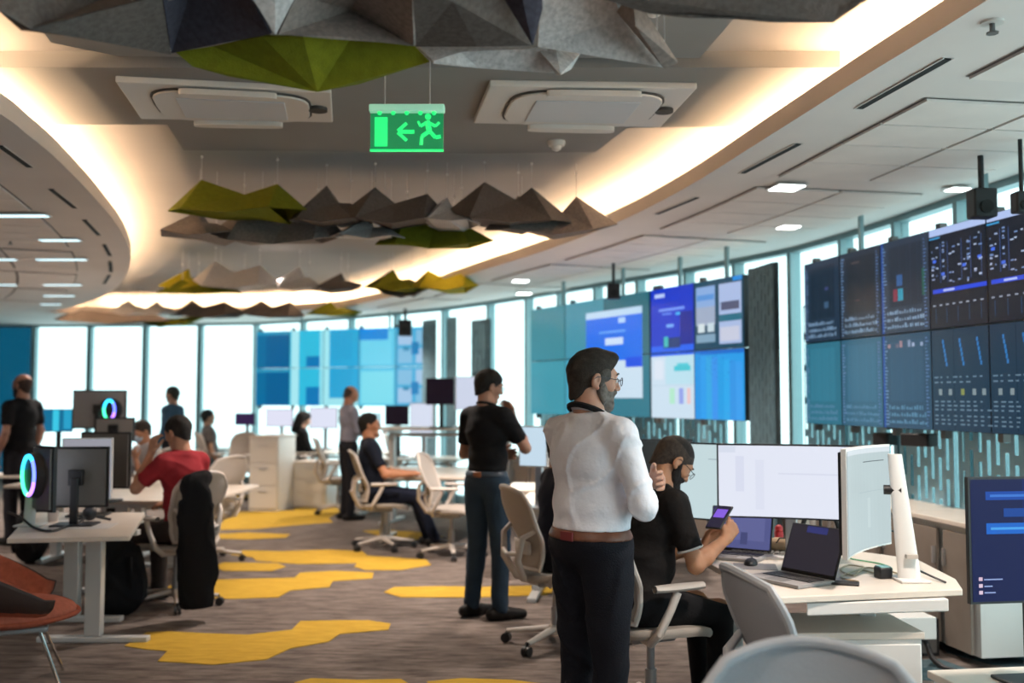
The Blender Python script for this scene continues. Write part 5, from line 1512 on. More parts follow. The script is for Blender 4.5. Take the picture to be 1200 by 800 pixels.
# left desk
lx0, ly0 = PX(8, 631, DK); lx1, ly1 = PX(152, 628, DK); lx2, ly2 = PX(170, 600, DK); lx3, ly3 = PX(38, 600, DK)
desk([(lx0, ly0), (lx1, ly1), (lx2, ly2), (lx3, ly3)], DK, 'pale desk at the left with the backs of grey monitors on it', [((lx0 + lx1) / 2 - .08, 6.42, 0), ((lx2 + lx3) / 2 - .05, ly2 - .12, 0)], beam=False)
desk([(-3.75, 7.9), (-2.42, 7.9), (-2.36, 9.35), (-3.65, 9.35)], DK, 'second left desk just beyond the person in red', [(-3.1, 8.0, 0), (-3.1, 9.2, 0)], beam=False)
desk([(-4.7, 9.25), (-3.25, 9.25), (-3.25, 10.25), (-4.7, 10.25)], DK, 'desk in front of the person in face mask', [(-4.4, 9.7, R(90)), (-3.6, 9.7, R(90))])
desk([(-5.6, 10.4), (-4.0, 10.4), (-3.9, 11.8), (-5.4, 11.8)], DK, 'third left desk carrying the monitor with a glowing ring', [(-4.8, 10.6, 0), (-4.7, 11.6, 0)], beam=False)
# middle and far desks
def rect(px, D, w_, d_, rz=R(-8)):
    x = (px - 600) / FPX * D; c_, s_ = math.cos(rz), math.sin(rz)
    return [(x + c_ * a - s_ * b_, D + s_ * a + c_ * b_) for a, b_ in ((-w_ / 2, -d_ / 2), (w_ / 2, -d_ / 2), (w_ / 2, d_ / 2), (-w_ / 2, d_ / 2))]
def simple_desk(px, D, w_, d_, h, label, rz=R(-8)):
    x = (px - 600) / FPX * D
    return desk(rect(px, D, w_, d_, rz), h, label, [(x - w_ * .38, D, R(90) + rz), (x + w_ * .38, D, R(90) + rz)])
simple_desk(690, 7.95, 1.1, 1.2, DK, 'desk between the black polo shirt and the bearded man')
simple_desk(508, 11.0, 1.35, 1.5, DK, 'pale desk in front of the typing person')
simple_desk(528, 12.5, 1.9, .75, 1.17, 'raised standing desk with black monitors on it, left of the narrow bright window', R(-15))
simple_desk(415, 15.1, 1.6, .8, DK, 'far desk with white glowing monitors in front of the person with long hair')
simple_desk(480, 13.5, 1.5, .8, DK, 'far desk under the low black monitor and its white neighbour')
simple_desk(322, 15.9, 2.2, .8, DK, 'farthest desk under the far blue video wall')
simple_desk(690, 9.1, 1.5, .8, DK, 'desk in the gap behind the bearded man')
# white cabinets at the back
def cabinet(px, D, w_, d_, h, label, rz=R(-10)):
    x = (px - 600) / FPX * D
    t = thing('white_cabinet', (x, D, 0), rz, label, 'cabinet')
    MB().box((0, 0, h / 2), (w_, d_, h)).build('body', MT['white'], t, bevel=.006)
    for k in range(3):
        dr = MB().box((0, -d_ / 2 - .008, h * (.19 + .31 * k)), (w_ * .94, .016, h * .29)).build('drawer', MT['white'], t, bevel=.002)
        MB().box((0, -d_ / 2 - .024, h * (.27 + .31 * k)), (w_ * .3, .012, .012)).build('handle', MT['alum'], dr)
    MB().box((0, 0, h + .012), (w_ + .02, d_ + .02, .024)).build('top', MT['desk'], t, bevel=.004)
    return t
cabinet(321, 13.9, .42, .6, 1.0, 'tall white cabinet at the far end right of the beige chair')
cabinet(372, 14.3, .5, .5, .62, 'low white drawer unit under the far desk')
#cabinet(470, 9.95, .40, .5, .58, 'white drawer unit beneath the typing person\'s desk')
# pedestal under the near right desk
q0, q1, q2 = PZ(915, 742, .56), PZ(1082, 742, .56), PZ(1062, 721, .56)
t = thing('drawer_pedestal', ((q0.x + q1.x) / 2, (q0.y + q2.y) / 2 + .04, 0), R(2), 'white drawer pedestal with wooden top under the right desk', 'drawer unit')
pw, pd_ = q1.x - q0.x, max(.38, (q2.y - q0.y) * 1.0)
MB().box((0, 0, .28), (pw, pd_, .50)).build('body', MT['white'], t, bevel=.006)
MB().box((0, 0, .545), (pw + .02, pd_ + .02, .03)).build('top', MT['desk'], t, bevel=.004)
MB().box((0, -pd_ / 2 - .006, .29), (pw * .97, .012, .44)).build('front_panel', MT['white'], t, bevel=.003)
for s_ in (-1, 1):
    for u_ in (-1, 1): MB().tube([(s_ * pw * .4, u_ * pd_ * .4, 0), (s_ * pw * .4, u_ * pd_ * .4, .04)], .02, 10).build('foot', MT['black'], t)
# table edge in the lower right corner
t = thing('side_table', (2.3, 3.02, 0), R(4), 'pale wooden table top in the lower right corner', 'table')
MB().box((-.35, -.16, .44), (1.35, .5, .03)).build('tabletop', MT['desk'], t, bevel=.004)
for s_ in (-1, 1): MB().box((-.35 + s_ * .55, -.16, .213), (.05, .05, .425)).build('leg', MT['deskleg'], t)

# ------------------------------------------------------------------ monitors and computers
WHITE = lin(236, 238, 250)
def monitor(loc, rz, w_, h_, z, label, face=None, back='grey', stand='arm', fstr=None, curve=0.0, edge='black', group=None, name='monitor', table=DK):
    """screen centre at height z above the floor; the display faces local -Y"""
    t = thing(name, (loc[0], loc[1], table), rz, label, 'monitor', group)
    zc = z - table
    def shell(y0, y1, ins=0):
        b = MB(); N = 14; rows = []
        for i in range(N + 1):
            u = i / N; x = (u - .5) * (w_ - ins); yy = -curve * (2 * u - 1) ** 2
            rows.append([b.bm.verts.new((x, yy + y, zc + zz)) for y, zz in ((y0, -(h_ - ins) / 2), (y0, (h_ - ins) / 2), (y1, (h_ - ins) / 2), (y1, -(h_ - ins) / 2))])
        for i in range(N):
            for k in range(4): b.bm.faces.new((rows[i][k], rows[i + 1][k], rows[i + 1][(k + 1) % 4], rows[i][(k + 1) % 4]))
        b.bm.faces.new(rows[0]); b.bm.faces.new(rows[-1]); return b
    shell(.0, .022).build('bezel', MT[edge], t, smooth=30)
    shell(.022, .040, .03).build('back_cover', MT[back], t, smooth=30)
    d = rects_mesh('display', MT['screen_matte'], t, w_ - .018, h_ - .018, face or [(0, 0, 1, 1, WHITE)], curve=curve)
    d.location = (0, -.0005, zc)
    if stand == 'arm':
        MB().box((0, .075, zc), (.10, .05, .12)).build('mount', MT[back], t, bevel=.006)
        MB().box((0, .105, zc / 2 + .01), (.06, .035, zc + .02)).build('stand', MT['alum'], t, bevel=.006)
        MB().box((0, .08, .008), (.26, .20, .016)).build('stand_base', MT['alum'], t, bevel=.006)
    elif stand == 'dark':
        MB().box((0, .07, zc), (.09, .05, .10)).build('mount', MT['black'], t, bevel=.006)
        MB().box((0, .10, zc / 2), (.05, .03, zc)).build('stand', MT['black'], t, bevel=.006)
        MB().box((0, .07, .007), (.26, .20, .014)).build('stand_base', MT['black'], t, bevel=.006)
    elif stand == 'tall':
        b = MB()
        b.box((0, .16, (zc + .20) / 2), (.085, .028, zc + .20), tilt=(R(-5), 0, 0))
        b.build('stand', MT['white'], t, bevel=.01)
        MB().tube([(0, .04, zc), (0, .15, zc)], .045, 16).build('mount', MT['white'], t)
        f = MB()
        for sx in (-1, 1): f.tube([(0, .16, .012), (sx * .17, -.02, .010)], [.022, .014], 8)
        f.build('stand_base', MT['white'], t)
    return t
def ring(t, w_, zc, x=0.0, y=.05, r=.085, rx=1.0):
    """glowing ring on the back of a gaming monitor"""
    b = MB(); b.tube([(x, .03, zc), (x, y + .03, zc)], [r * 1.25, r * 1.1], 28).build('back_dome', MT['black'], t)
    N = 32
    for q, (a0, a1, c) in enumerate(((.0, .30, (.05, .8, .35)), (.30, .62, (.03, .55, 1.0)), (.62, .80, (.10, .15, 1.0)), (.80, 1.0, (.35, .15, 1.0)))):
        pts = [(x + rx * r * math.cos(2 * math.pi * (a0 + (a1 - a0) * k / 8) - 1.6), y + .034, zc + r * math.sin(2 * math.pi * (a0 + (a1 - a0) * k / 8) - 1.6)) for k in range(9)]
        m = mat('ring_glow_%d' % q, (0, 0, 0), .4, emit=c, estr=2.2)
        MB().tube(pts, .013, 8).build('light_ring', m, t)
# white ultrawide on the near desk and its angled neighbour
a_, b_ = PD(841, 565, 5.15), PD(1014, 575, 4.93)
c_ = (a_ + b_) / 2
WS = [(0, 0, 1, 1, lin(226, 230, 244)), (0, .90, .12, .99, lin(214, 220, 236)), (.12, .35, .18, .85, lin(216, 220, 238)), (.26, .10, .32, .8, lin(220, 224, 240)), (.42, .60, .98, .62, lin(214, 218, 235))]
monitor((c_.x, c_.y), math.atan2(b_.y - a_.y, b_.x - a_.x), (b_ - a_).length, .375, 1.125, 'wide white glowing monitor in front of the seated man with phone', WS, 'white', 'arm', curve=.03)
a_, b_ = PD(984, 590, 4.22), PD(1036, 590, 4.68)
GW = [(0, 0, 1, 1, lin(184, 198, 200)), (0, .95, 1, 1, lin(214, 222, 228)), (.5, .86, .9, .868, lin(60, 66, 70)), (.4, .56, 1, .565, lin(168, 184, 186)), (.58, .2, .64, .5, lin(192, 206, 208))]
c_ = (a_ + b_) / 2
tm = monitor((c_.x, c_.y), math.atan2(b_.y - a_.y, b_.x - a_.x), (b_ - a_).length, .46, 1.10, 'pale screen of a gaming monitor seen at a steep angle, beside the wide white one', GW, 'black', 'none', curve=.03, edge='white')
ring(tm, .5, 1.10 - DK, .09, .05, .10)
# its tall white stand
p = PZ(1066, 680, DK)
t = thing('monitor_stand', (p.x, p.y, DK), R(0), 'tall slanted white monitor stand at the right end of the big desk', 'monitor stand')
b = MB(); b.prism([(-.045, -.02), (.045, -.02), (.045, .02), (-.045, .02)], 0.01, .10)
q = MB()
def blade(u, v):
    z = .01 + .55 * u; w_ = .052 - .020 * u; th = 2 * math.pi * v
    return (-.055 * u + w_ * math.cos(th), .018 * math.sin(th), z)
q.grid(blade, 8, 14).build('blade', MT['white'], t)
b.bm.free()
MB().box((0, 0, .006), (.13, .16, .012)).build('stand_base', MT['white'], t, bevel=.004)
MB().tube([(-.03, 0, .40), (-.10, .02, .40)], .022, 10).build('joint', MT['black'], t)
MB().box((-.0, -.03, .11), (.05, .02, .018)).build('cable_clip', MT['beige_alu'], t)
# third screen back left
a_, b_ = PD(808, 568, 5.6), PD(843, 568, 5.35); c_ = (a_ + b_) / 2
monitor((c_.x, c_.y), R(-35), .30, .42, 1.09, 'narrow pale monitor behind the seated man\'s face', [(0, 0, 1, 1, lin(196, 216, 220)), (.6, .8, .8, .806, lin(90, 100, 110))], 'white', 'arm')
# blue monitor at the right edge
a_ = PD(1136, 640, 3.75)
BL = [(0, 0, 1, 1, lin(8, 22, 92)), (0, 0, .35, 1, lin(6, 16, 72)), (.10, .83, .80, .90, lin(14, 70, 165)), (.13, .855, .7, .875, lin(60, 120, 210)), (.22, .69, .80, .76, lin(14, 66, 150)), (.10, .55, .80, .64, lin(20, 100, 200)), (.13, .585, .7, .605, lin(70, 160, 235)),
      (.04, .17, .065, .20, lin(220, 190, 210)), (.04, .115, .065, .145, lin(225, 200, 220)), (.04, .06, .065, .09, lin(225, 200, 220)), (.075, .175, .20, .185, lin(150, 170, 220)), (.075, .12, .13, .13, lin(150, 170, 220)), (.075, .068, .15, .078, lin(150, 170, 220))]
wm = .62
monitor((a_.x + wm / 2 * math.cos(R(8)), 3.75 + wm / 2 * math.sin(R(8))), R(8), wm, .47, 1.015, 'dark blue monitor cut off by the right picture edge', BL, 'black', 'dark', table=.46)
t = thing('monitor_table', (a_.x + .38, 3.88, 0), R(8), 'pale low table carrying the dark blue monitor at the right edge', 'table')
MB().box((0, 0, .445), (.8, .45, .03)).build('tabletop', MT['desk'], t, bevel=.004)
for sx in (-1, 1):
    for sy in (-1, 1): MB().box((sx * .36, sy * .19, .215), (.04, .04, .43)).build('leg', MT['deskleg'], t)

# left group
def mon_px(x0, x1, y0, y1, D, rz, label, **kw):
    a = PD(x0, (y0 + y1) / 2, D); c = PD(x1, (y0 + y1) / 2, D); top_ = PD(x0, y0, D).z; bot = PD(x0, y1, D).z
    m_ = (a + c) / 2
    return monitor((m_.x, m_.y), rz, (c.x - a.x) / max(.3, abs(math.cos(rz))), top_ - bot, (top_ + bot) / 2, label, **kw)
mon_px(60, 127, 523, 594, 6.45, R(186), 'brown-grey back of the flat monitor on the nearest left desk', back='grey', stand='dark')
mon_px(74, 130, 513, 585, 6.85, R(8), 'white-rimmed monitor just behind the brown-grey monitor back', edge='white', back='white', face=[(0, 0, 1, 1, lin(150, 150, 160))], stand='dark')
tm = mon_px(28, 72, 522, 598, 6.30, R(132), 'gaming monitor with cyan and purple light ring at the left edge of the near desk', back='grey', stand='none', curve=.03)
ring(tm, .3, PD(50, 556, 6.3).z - DK, .0, .05, .12)
mon_px(95, 155, 506, 572, 7.9, R(176), 'grey monitor back on the second left desk', back='grey', stand='dark')
tm = mon_px(87, 148, 457, 502, 10.6, R(184), 'lilac-grey monitor with a cyan ring standing high on the left desks', back='midgrey', stand='dark', table=DK)
ring(tm, .4, PD(130, 480, 10.6).z - DK, -.12, .05, .10, .55)
mon_px(113, 158, 489, 517, 9.95, R(182), 'blue-grey monitor back below the lilac one', back='midgrey', stand='dark')
CY = [(0, 0, 1, 1, lin(20, 110, 150)), (.4, 0, .6, 1, lin(60, 200, 230)), (.75, .1, 1, 1, lin(40, 160, 200))]
mon_px(47, 84, 479, 506, 11.0, R(6), 'small cyan glowing monitor right of the bald man', face=CY, stand='dark')
t = thing('monitor_stand', PZ(36, 616, DK), 0, 'slanted white monitor stand at the front left corner of the left desk', 'monitor stand')
def blade2(u, v):
    z = .01 + .40 * u; w_ = .040 - .010 * u; th = 2 * math.pi * v
    return (-.01 + .015 * u + w_ * math.cos(th), .018 * math.sin(th), z)
MB().grid(blade2, 8, 14).build('blade', MT['white'], t)
MB().box((0, 0, .006), (.16, .14, .012)).build('stand_base', MT['white'], t, bevel=.004)

# far monitors
PURP = [(0, 0, 1, 1, lin(20, 8, 22))]
mon_px(499, 532, 443, 474, 12.3, R(-8), 'black monitor on the raised standing desk', face=PURP, stand='dark', table=1.17)
mon_px(534, 562, 441, 480, 12.5, R(20), 'pale lilac monitor right of the black one on the raised desk', face=[(0, 0, 1, 1, lin(205, 212, 232))], back='white', edge='white', stand='arm', table=1.17)
mon_px(451, 479, 475, 498, 13.6, R(-8), 'black monitor far back below the raised desk', face=PURP, stand='dark')
mon_px(480, 508, 472, 512, 13.4, R(-14), 'white glowing monitor just right of the low black one', face=[(0, 0, 1, 1, lin(215, 222, 240))], back='white', edge='white')
mon_px(311, 344, 479, 500, 16.0, R(-10), 'white glowing monitor below the left part of the far video wall', face=[(0, 0, 1, 1, lin(225, 226, 245))], back='white')
mon_px(362, 396, 477, 502, 15.6, R(-10), 'white glowing monitor right of the person with long hair', face=[(0, 0, 1, 1, lin(222, 226, 245))], back='white')
mon_px(275, 299, 484, 498, 16.2, R(-10), 'small dark purple monitor at the far left end of the video wall', face=[(0, 0, 1, 1, lin(50, 30, 70))])
mon_px(424, 446, 484, 503, 14.2, R(-10), 'small cyan-white monitor behind the typing person', face=[(0, 0, 1, 1, lin(190, 230, 240))], back='white')
mon_px(608, 641, 499, 547, 7.3, R(-28), 'pale bluish monitor between the two standing men', face=[(0, 0, 1, 1, lin(196, 218, 234))], back='white', edge='white')
mon_px(738, 812, 514, 580, 6.9, R(186), 'black monitor back behind the seated man\'s head', back='black', stand='dark')
mon_px(700, 732, 497, 520, 8.8, R(-12), 'pale monitor edge left of the seated man\'s head', face=[(0, 0, 1, 1, lin(170, 190, 200))], back='white')

# ------------------------------------------------------------------ laptops and desk things
def laptop(px, py, z, rz, w_, label, scr, open_=R(105), d_=.23, back='grey'):
    p = PZ(px, py, z)
    t = thing('laptop', p, rz, label, 'laptop')
    MB().box((0, 0, .009), (w_, d_, .016)).build('base', MT['midgrey'], t, bevel=.003)
    kb = MB()
    for r_ in range(5):
        for c in range(12): kb.box((-w_ * .40 + c * w_ * .0727, d_ * .28 - r_ * .020, .0185), (w_ * .062, .016, .003))
    kbo = kb.build('keyboard', MT['black'], t, smooth=0); kbo['kind'] = 'stuff'
    MB().box((0, -d_ * .30, .0176), (w_ * .33, d_ * .26, .001)).build('touchpad', MT['grey'], t)
    lid = MB().box((0, 0, d_ / 2), (w_, .008, d_)).build('lid', MT[back], t, bevel=.003)
    lid.location = (0, d_ / 2, .016); lid.rotation_euler = (-(open_ - R(90)), 0, 0)
    s_ = rects_mesh('display', MT['screen_matte'], lid, w_ * .95, d_ * .90, scr); s_.location = (0, -.0045, d_ * .52)
    return t
laptop(858, 653, DK, R(-32), .33, 'open laptop with lilac screen in front of the man with phone', [(0, 0, 1, 1, lin(84, 88, 138)), (.1, .2, .9, .85, lin(96, 100, 150)), (.5, .1, .62, .4, lin(70, 74, 118)), (0, .9, 1, 1, lin(60, 62, 100))], back='black')
laptop(925, 681, DK, R(-58), .31, 'open dark laptop nearest the front edge of the right desk', [(0, 0, 1, 1, lin(46, 42, 50)), (.3, .85, .7, 1, lin(50, 54, 110))], open_=R(112), back='black')
def box_thing(px, py, z, size, rz, name, label, cat, m, bev=.004, extra=None, top=None):
    p = PZ(px, py, z); t = thing(name, p, rz, label, cat)
    MB().box((0, 0, size[2] / 2), size).build('body', MT[m] if isinstance(m, str) else m, t, bevel=bev)
    if extra: extra(t)
    return t
def keyboard(px, py, rz, label):
    p = PZ(px, py, DK); t = thing('keyboard', p, rz, label, 'keyboard')
    MB().box((0, 0, .010), (.42, .14, .018)).build('body', MT['grey'], t, bevel=.004)
    k = MB()
    for r_ in range(5):
        for c in range(15): k.box((-.19 + c * .027, .05 - r_ * .025, .021), (.022, .020, .006))
    ko = k.build('keys', MT['grey'], t, smooth=0); ko['kind'] = 'stuff'
keyboard(905, 651, R(-20), 'grey keyboard between the two open laptops')
def mouse(px, py, label, rz=0):
    p = PZ(px, py, DK); t = thing('computer_mouse', p, rz, label, 'mouse')
    MB().sphere((0, 0, .008), .05, 16, (.65, 1.1, .55)).build('shell', MT['black'], t)
    MB().tube([(0, .03, .032), (0, .045, .026)], .005, 8).build('wheel', MT['grey'], t)
MB_ = None
p = PZ(885, 664, DK); t = thing('mouse_mat', p, R(-10), 'grey mouse mat under the black mouse on the right desk', 'mouse mat'); MB().box((0, 0, .0015), (.20, .17, .003)).build('pad', MT['midgrey'], t)
mouse(880, 662, 'black computer mouse beside the lilac laptop', R(-20))
p = PZ(985, 684, DK); t = thing('mobile_phone', p, R(70), 'black mobile phone lying right of the nearest laptop', 'phone')
MB().box((0, 0, .005), (.075, .155, .009)).build('body', MT['black'], t, bevel=.003); MB().box((0, 0, .0098), (.068, .145, .0008)).build('glass', MT['slot'], t)
p = PZ(1035, 677, DK); t = thing('power_adapter', p, R(10), 'small black power adapter with cables on the right desk', 'adapter')
MB().box((0, 0, .025), (.062, .06, .05)).build('body', MT['black'], t, bevel=.006); MB().box((0, 0, .052), (.05, .05, .004)).build('label_plate', mat('pale_label', (.25, .5, .52), .5), t)
def cable(pts, label, m='black', r=.004, z=DK):
    P = [PZ(x, y, z + dz) for x, y, dz in pts]
    P = smooth_path3(P)
    o = MB().tube(P, r, 6).build('cable', MT[m], None); tag(o, label, 'cable'); return o
def smooth_path3(P, n=5):
    out = []
    for i in range(len(P) - 1):
        p0 = P[max(i - 1, 0)]; p1 = P[i]; p2 = P[i + 1]; p3 = P[min(i + 2, len(P) - 1)]
        for k in range(n):
            t_ = k / n
            out.append(0.5 * ((2 * p1) + (p2 - p0) * t_ + (2 * p0 - 5 * p1 + 4 * p2 - p3) * t_ * t_ + (3 * p1 - p0 - 3 * p2 + p3) * t_ ** 3))
    out.append(P[-1]); return out
MT['green_cable'] = mat('green_cable', (.10, .38, .20), .5); MT['tan_cable'] = mat('tan_cable', (.45, .36, .25), .5)
cable([(1030, 673, .006), (1010, 668, .006), (1000, 674, .006), (985, 668, .006), (994, 662, .006), (1012, 664, .006)], 'looping tan cable beside the black adapter', 'tan_cable')
cable([(1040, 672, .006), (1045, 666, .03), (1030, 660, .006), (1000, 655, .006), (995, 652, .006)], 'green network cable running behind the steep screen', 'green_cable')
cable([(1060, 678, .006), (1050, 671, .006), (1020, 665, .006), (1003, 668, .006), (985, 676, .006), (1006, 681, .006)], 'tan cable winding across the desk by the white stand', 'tan_cable')
cable([(1036, 628, .13), (1045, 622, .15), (1060, 630, .12), (1068, 640, .10)], 'black cable drooping behind the steep screen', 'black', .006)
cable([(1068, 664, .06), (1085, 672, .02), (1108, 682, .006)], 'black cable running down right of the tall white stand', 'black', .005)
# cup, speaker block, roll, red object, headset, phone cradle at the back of the desk
def cylinder_thing(px, py, z, r, h, name, label, cat, m, lid=None):
    p = PZ(px, py, z); t = thing(name, p, 0, label, cat)
    MB().tube([(0, 0, 0), (0, 0, h)], [r * .85, r], 20).build('body', MT[m] if isinstance(m, str) else m, t)
    if lid: MB().tube([(0, 0, h), (0, 0, h + .012)], r * 1.04, 20).build('lid', MT[lid], t)
    return t
box_thing(938, 648, DK, (.075, .075, .175), R(5), 'paper_box', 'upright pale cardboard box behind the dark laptop', 'box', 'desk', extra=lambda t: MB().box((0, 0, .182), (.07, .07, .012)).build('lid', MT['beige_alu'], t, bevel=.003))
RED = mat('red_plastic', (.45, .02, .03), .4)
def redtop(t): MB().sphere((0, 0, .10), .022, 12).build('cap', RED, t)
box_thing(913, 641, DK, (.045, .04, .09), R(12), 'red_bottle', 'small red bottle under the wide white monitor', 'bottle', RED, .012, redtop)
cylinder_thing(888, 640, DK, .032, .11, 'paper_cup', 'pale paper cup between lilac laptop and red bottle', 'cup', 'white', 'white')
p = PZ(913, 648, DK); t = thing('paper_bag', p, R(10), 'crumpled tan paper bag lying under the wide white monitor', 'bag')
BAG = mat('tan_paper', (.52, .36, .22), .8, var=.12, vscale=30, bump=.5, bscale=40)
MB().sphere((0, 0, .040), .07, 16, (1.2, .9, .6)).build('body', BAG, t)
MB().tube([(-.04, -.04, .05), (-.02, -.05, .085), (.03, -.05, .085), (.06, -.04, .06)], .004, 6).build('cord', MT['black'], t)
# headset standing behind the dark laptop
p = PZ(962, 652, DK); t = thing('headset', p, R(-25), 'large dark headset leaning behind the nearest laptop', 'headphones')
MB().tube([( .09 * math.cos(a), 0, .13 + .11 * math.sin(a)) for a in [math.pi * k / 12 for k in range(13)]], .012, 8).build('headband', MT['black'], t)
for sx in (-1, 1): MB().tube([(sx * .075, 0, .09), (sx * .105, 0, .09)], .045, 16).build('ear_cup', MT['black'], t)
MB().box((0, 0, .01), (.12, .08, .02)).build('stand_base', MT['black'], t, bevel=.004)
MB().tube([(0, .0, .02), (0, .0, .23)], .008, 8).build('stand_pole', MT['black'], t)
# phone in the seated man's hands
px_ = PD(843, 606, 4.62)
t = thing('mobile_phone', px_, R(-40), 'black mobile phone with purple screen held by the seated man', 'phone')
ph = MB().box((0, 0, 0), (.078, .010, .155), tilt=(R(-55), 0, R(0))).build('body', MT['black'], t, bevel=.003)
ds = rects_mesh('display', MT['screen_matte'], t, .070, .145, [(0, 0, 1, 1, lin(30, 24, 50)), (.1, .45, .9, .85, lin(130, 90, 220))]); ds.location = (0, -.0048, .0036); ds.rotation_euler = (R(-55), 0, 0)
# computers under desks and boxes
box_thing(1060, 742, .22, (.22, .30, .12), R(5), 'white_box', 'white box on the black floor unit behind the pedestal', 'box', 'white')
box_thing(1062, 760, 0, (.24, .36, .22), R(5), 'computer_case', 'black computer case on the floor right of the white pedestal', 'computer', 'black', extra=lambda t: MB().box((0, -.182, .11), (.2, .006, .18)).build('front_grille', MT['grey'], t))
o = MB().tube(smooth_path3([PZ(1072, 740, .20), PZ(1085, 752, .12), PZ(1092, 770, .05), PZ(1106, 782, .012), PZ(1120, 786, .012)]), .016, 8).build('cable_hose', MT['black'], None)
tag(o, 'thick black cable hose reaching the floor right of the pedestal', 'cable')
# items on the left desk
p = PZ(62, 609, DK)
cylinder_thing(62, 611, DK, .035, .07, 'paper_cup', 'small beige cup in front of the ring monitor on the left desk', 'cup', 'sill')
t = thing('camera_tripod', PZ(105, 611, DK), 0, 'black gadget with folded legs lying on the left desk', 'tripod')
MB().sphere((0, 0, .055), .045, 14, (1, 1, 1.1)).build('head', MT['black'], t)
for k in range(3):
    a = 2.1 * k + .4; MB().tube([(0, 0, .04), (.13 * math.cos(a), .13 * math.sin(a), .008)], .009, 8).build('leg', MT['black'], t)
t = thing('paper_sheet', PZ(92, 617, DK), R(8), 'white sheets of paper on the near left desk', 'paper')
MB().box((0, 0, .002), (.42, .26, .003)).build('sheet', MT['white'], t)
cable([(98, 612, .01), (80, 616, .012), (60, 622, .01), (40, 618, .01), (24, 606, .06), (10, 600, .08)], 'black cord running across the left desk to the picture edge', 'black', .008)
# bags and jacket
def soft(name, loc, rz, prims, m, label, cat, h=.015, amp=.008, seed=5, cut=None, extra=None):
    S = Sdf(.05)
    for p_ in prims: S.ell(*p_) if len(p_) == 2 else S.cap(*p_)
    S.noise = folds(amp, seed, .3, 14)
    S.plane((0, 0, .004), (0, 0, -1))
    t = thing(name, loc, rz, label, cat)
    sdf_obj([S.mesh(h)], 'body', m, t)
    if extra: extra(t)
    return t
def straps(t):
    for sx in (-1, 1): MB().tube([(sx * .09, -.13, .12), (sx * .09, -.19, .26), (sx * .08, -.15, .42)], .014, 6).build('strap', MT['black_soft'], t)
    MB().tube([(-.04, 0, .50), (0, 0, .55), (.04, 0, .50)], .010, 6).build('handle', MT['black_soft'], t)
soft('backpack', PZ(138, 719, 0), R(20), [((0, 0, .20), (.20, .15, .23)), ((0, .02, .36), (.17, .13, .17)), ((.02, -.10, .16), (.15, .08, .13))], MT['black_soft'], 'large black backpack on the floor under the left desk', 'backpack', extra=straps)
soft('backpack', PZ(325, 571, 0), R(-30), [((0, 0, .18), (.18, .14, .20)), ((0, .02, .32), (.14, .11, .15))], MT['black_soft'], 'small black backpack on the floor near the far white cabinet', 'backpack', h=.02, extra=straps)
soft('backpack', PZ(35, 660, 0), R(0), [((0, 0, .24), (.17, .13, .24)), ((0, .02, .36), (.14, .11, .15))], MT['black_soft'], 'dark bag hanging in the shadow behind the orange armchair', 'backpack', h=.02, extra=straps)
# jacket over the chair of the person in red
S = Sdf(.03)
jd = 7.0
J = lambda px, py, dy=0: np.array(PD(px, py, jd + dy))
S.cap(J(228, 575), J(232, 700), .085, .115, n=(.3, 1, 0), sq=1.5); S.cap(J(218, 600), J(222, 705), .055, .06, n=(.3, 1, 0), sq=1.4)
S.cap(J(240, 580), J(246, 670), .05, .055, n=(.3, 1, 0), sq=1.4); S.cap(J(222, 565, .02), J(240, 560, .05), .055, .05)
S.noise = folds(.007, 77, .1, 14); S.plane(J(232, 712), (.1, 0, -1)); S.k = .06
o_ = (-2.2, 7.0, 0)
v, f = S.mesh(.012); v = v - np.array(o_)
t = thing('jacket', o_, 0, 'black jacket hanging over the back of the red T-shirt person\'s chair', 'jacket')
sdf_obj([(v, f)], 'body', MT['black_soft'], t)
S = Sdf(.02); S.cap(J(214, 590) - o_, J(216, 690) - o_, .032, .036); S.noise = folds(.01, 70, .15, 18)
sdf_obj([S.mesh(.012)], 'sleeve', MT['black_soft'], t)

# ------------------------------------------------------------------ orange armchair
ORG = mat('orange_wool', (.36, .095, .055), .95, var=.12, vscale=40, bump=.4, bscale=260, spec=.15)
ORG2 = mat('orange_wool_seat', (.42, .13, .085), .95, var=.12, vscale=40, bump=.4, bscale=260, spec=.15)
GSH = mat('dark_shell', (.035, .02, .018), .6)
t = thing('armchair', (-2.72, 5.40, 0), R(-66), 'orange upholstered shell armchair with thin metal legs at the left edge', 'armchair')
def shellp(u, v, off=0.0):
    # u round the shell (-1 left arm .. 0 back .. 1 right arm), v from seat bottom to the rim
    a = u * R(128); rr = .30 + .05 * v + off
    top_ = .82 - .34 * min(1, abs(u) * 1.05) ** 1.4
    z = .33 + (top_ - .33) * (v ** 1.0) + .02
    bulge = math.sin(min(1, v * 1.3) * math.pi / 2)
    x = math.sin(a) * rr * (.42 + .58 * bulge) * 1.04; y = -math.cos(a) * rr * (.42 + .58 * bulge) + .02
    return (x, y, z)
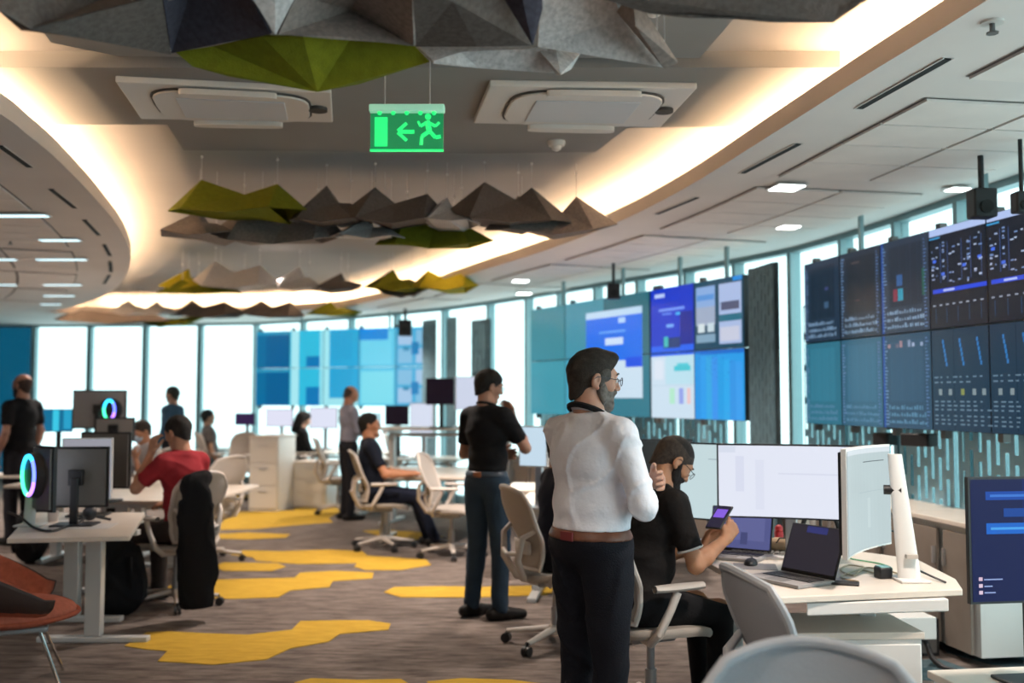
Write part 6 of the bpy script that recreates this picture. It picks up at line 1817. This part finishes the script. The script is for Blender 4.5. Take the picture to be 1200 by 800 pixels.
MB().grid(lambda u, v: shellp(u * 2 - 1, v), 30, 12).build('shell', ORG, t, solid=.035, smooth=60)
MB().grid(lambda u, v: shellp(u * 2 - 1, v, .026), 30, 12).build('outer_shell', GSH, t, solid=.006, smooth=60)
MB().sphere((0, .06, .40), .30, 28, (.98, 1.0, .26)).build('seat_cushion', ORG2, t)
MB().loop([(.30 * math.cos(a), .06 + .31 * math.sin(a), .385) for a in [2 * math.pi * k / 30 for k in range(30)]], .012, 6).build('piping', ORG, t)
for sx in (-1, 1):
    for sy in (-1, 1): MB().tube([(sx * .12, sy * .12 + .05, .33), (sx * .26, sy * .25 + .05, 0.0)], .009, 8).build('leg', MT['chrome'], t)
MB().box((0, .05, .325), (.34, .34, .03)).build('under_frame', MT['chair_grey'], t, bevel=.01)
# pale pouf at the very left edge
soft('pouf', (-2.63, 4.75, 0), 0, [((0, 0, .22), (.18, .18, .20)), ((0, 0, .34), (.16, .16, .10))], mat('cream_cloth', (.55, .48, .40), .9, var=.1), 'cream pouf cut by the lower left picture edge', 'pouf', amp=.003)
# paper bags etc. on the floor beside the far desks
#soft('shopping_bag', (-1.35, 9.6, 0), R(10), [((0, 0, .16), (.18, .10, .18))], mat('pale_blue_bag', (.42, .55, .62), .7, var=.1), 'pale blue bag on the floor beneath the typing person\'s desk', 'bag', h=.02)

def glows(t):
    MB().loop([(.05 * math.cos(a), -.155, .22 + .05 * math.sin(a)) for a in [math.pi * k / 8 for k in range(16)]], .010, 6).build('fan_light', mat('amber_glow', (0, 0, 0), .4, emit=(.9, .55, .15), estr=1.6), t)
    MB().loop([(.12 + .03 * math.cos(a), -.155, .12 + .03 * math.sin(a)) for a in [math.pi * k / 8 for k in range(16)]], .012, 6).build('fan_light', mat('violet_glow', (0, 0, 0), .4, emit=(.35, .2, 1.0), estr=1.8), t)
p = PZ(106, 512, DK)
t = thing('computer_case', (-4.35, 10.75, DK), 0, 'small black computer with amber and violet lights left of the lilac monitor back', 'computer')
MB().box((0, 0, .16), (.42, .30, .32)).build('body', MT['black'], t, bevel=.01); glows(t)
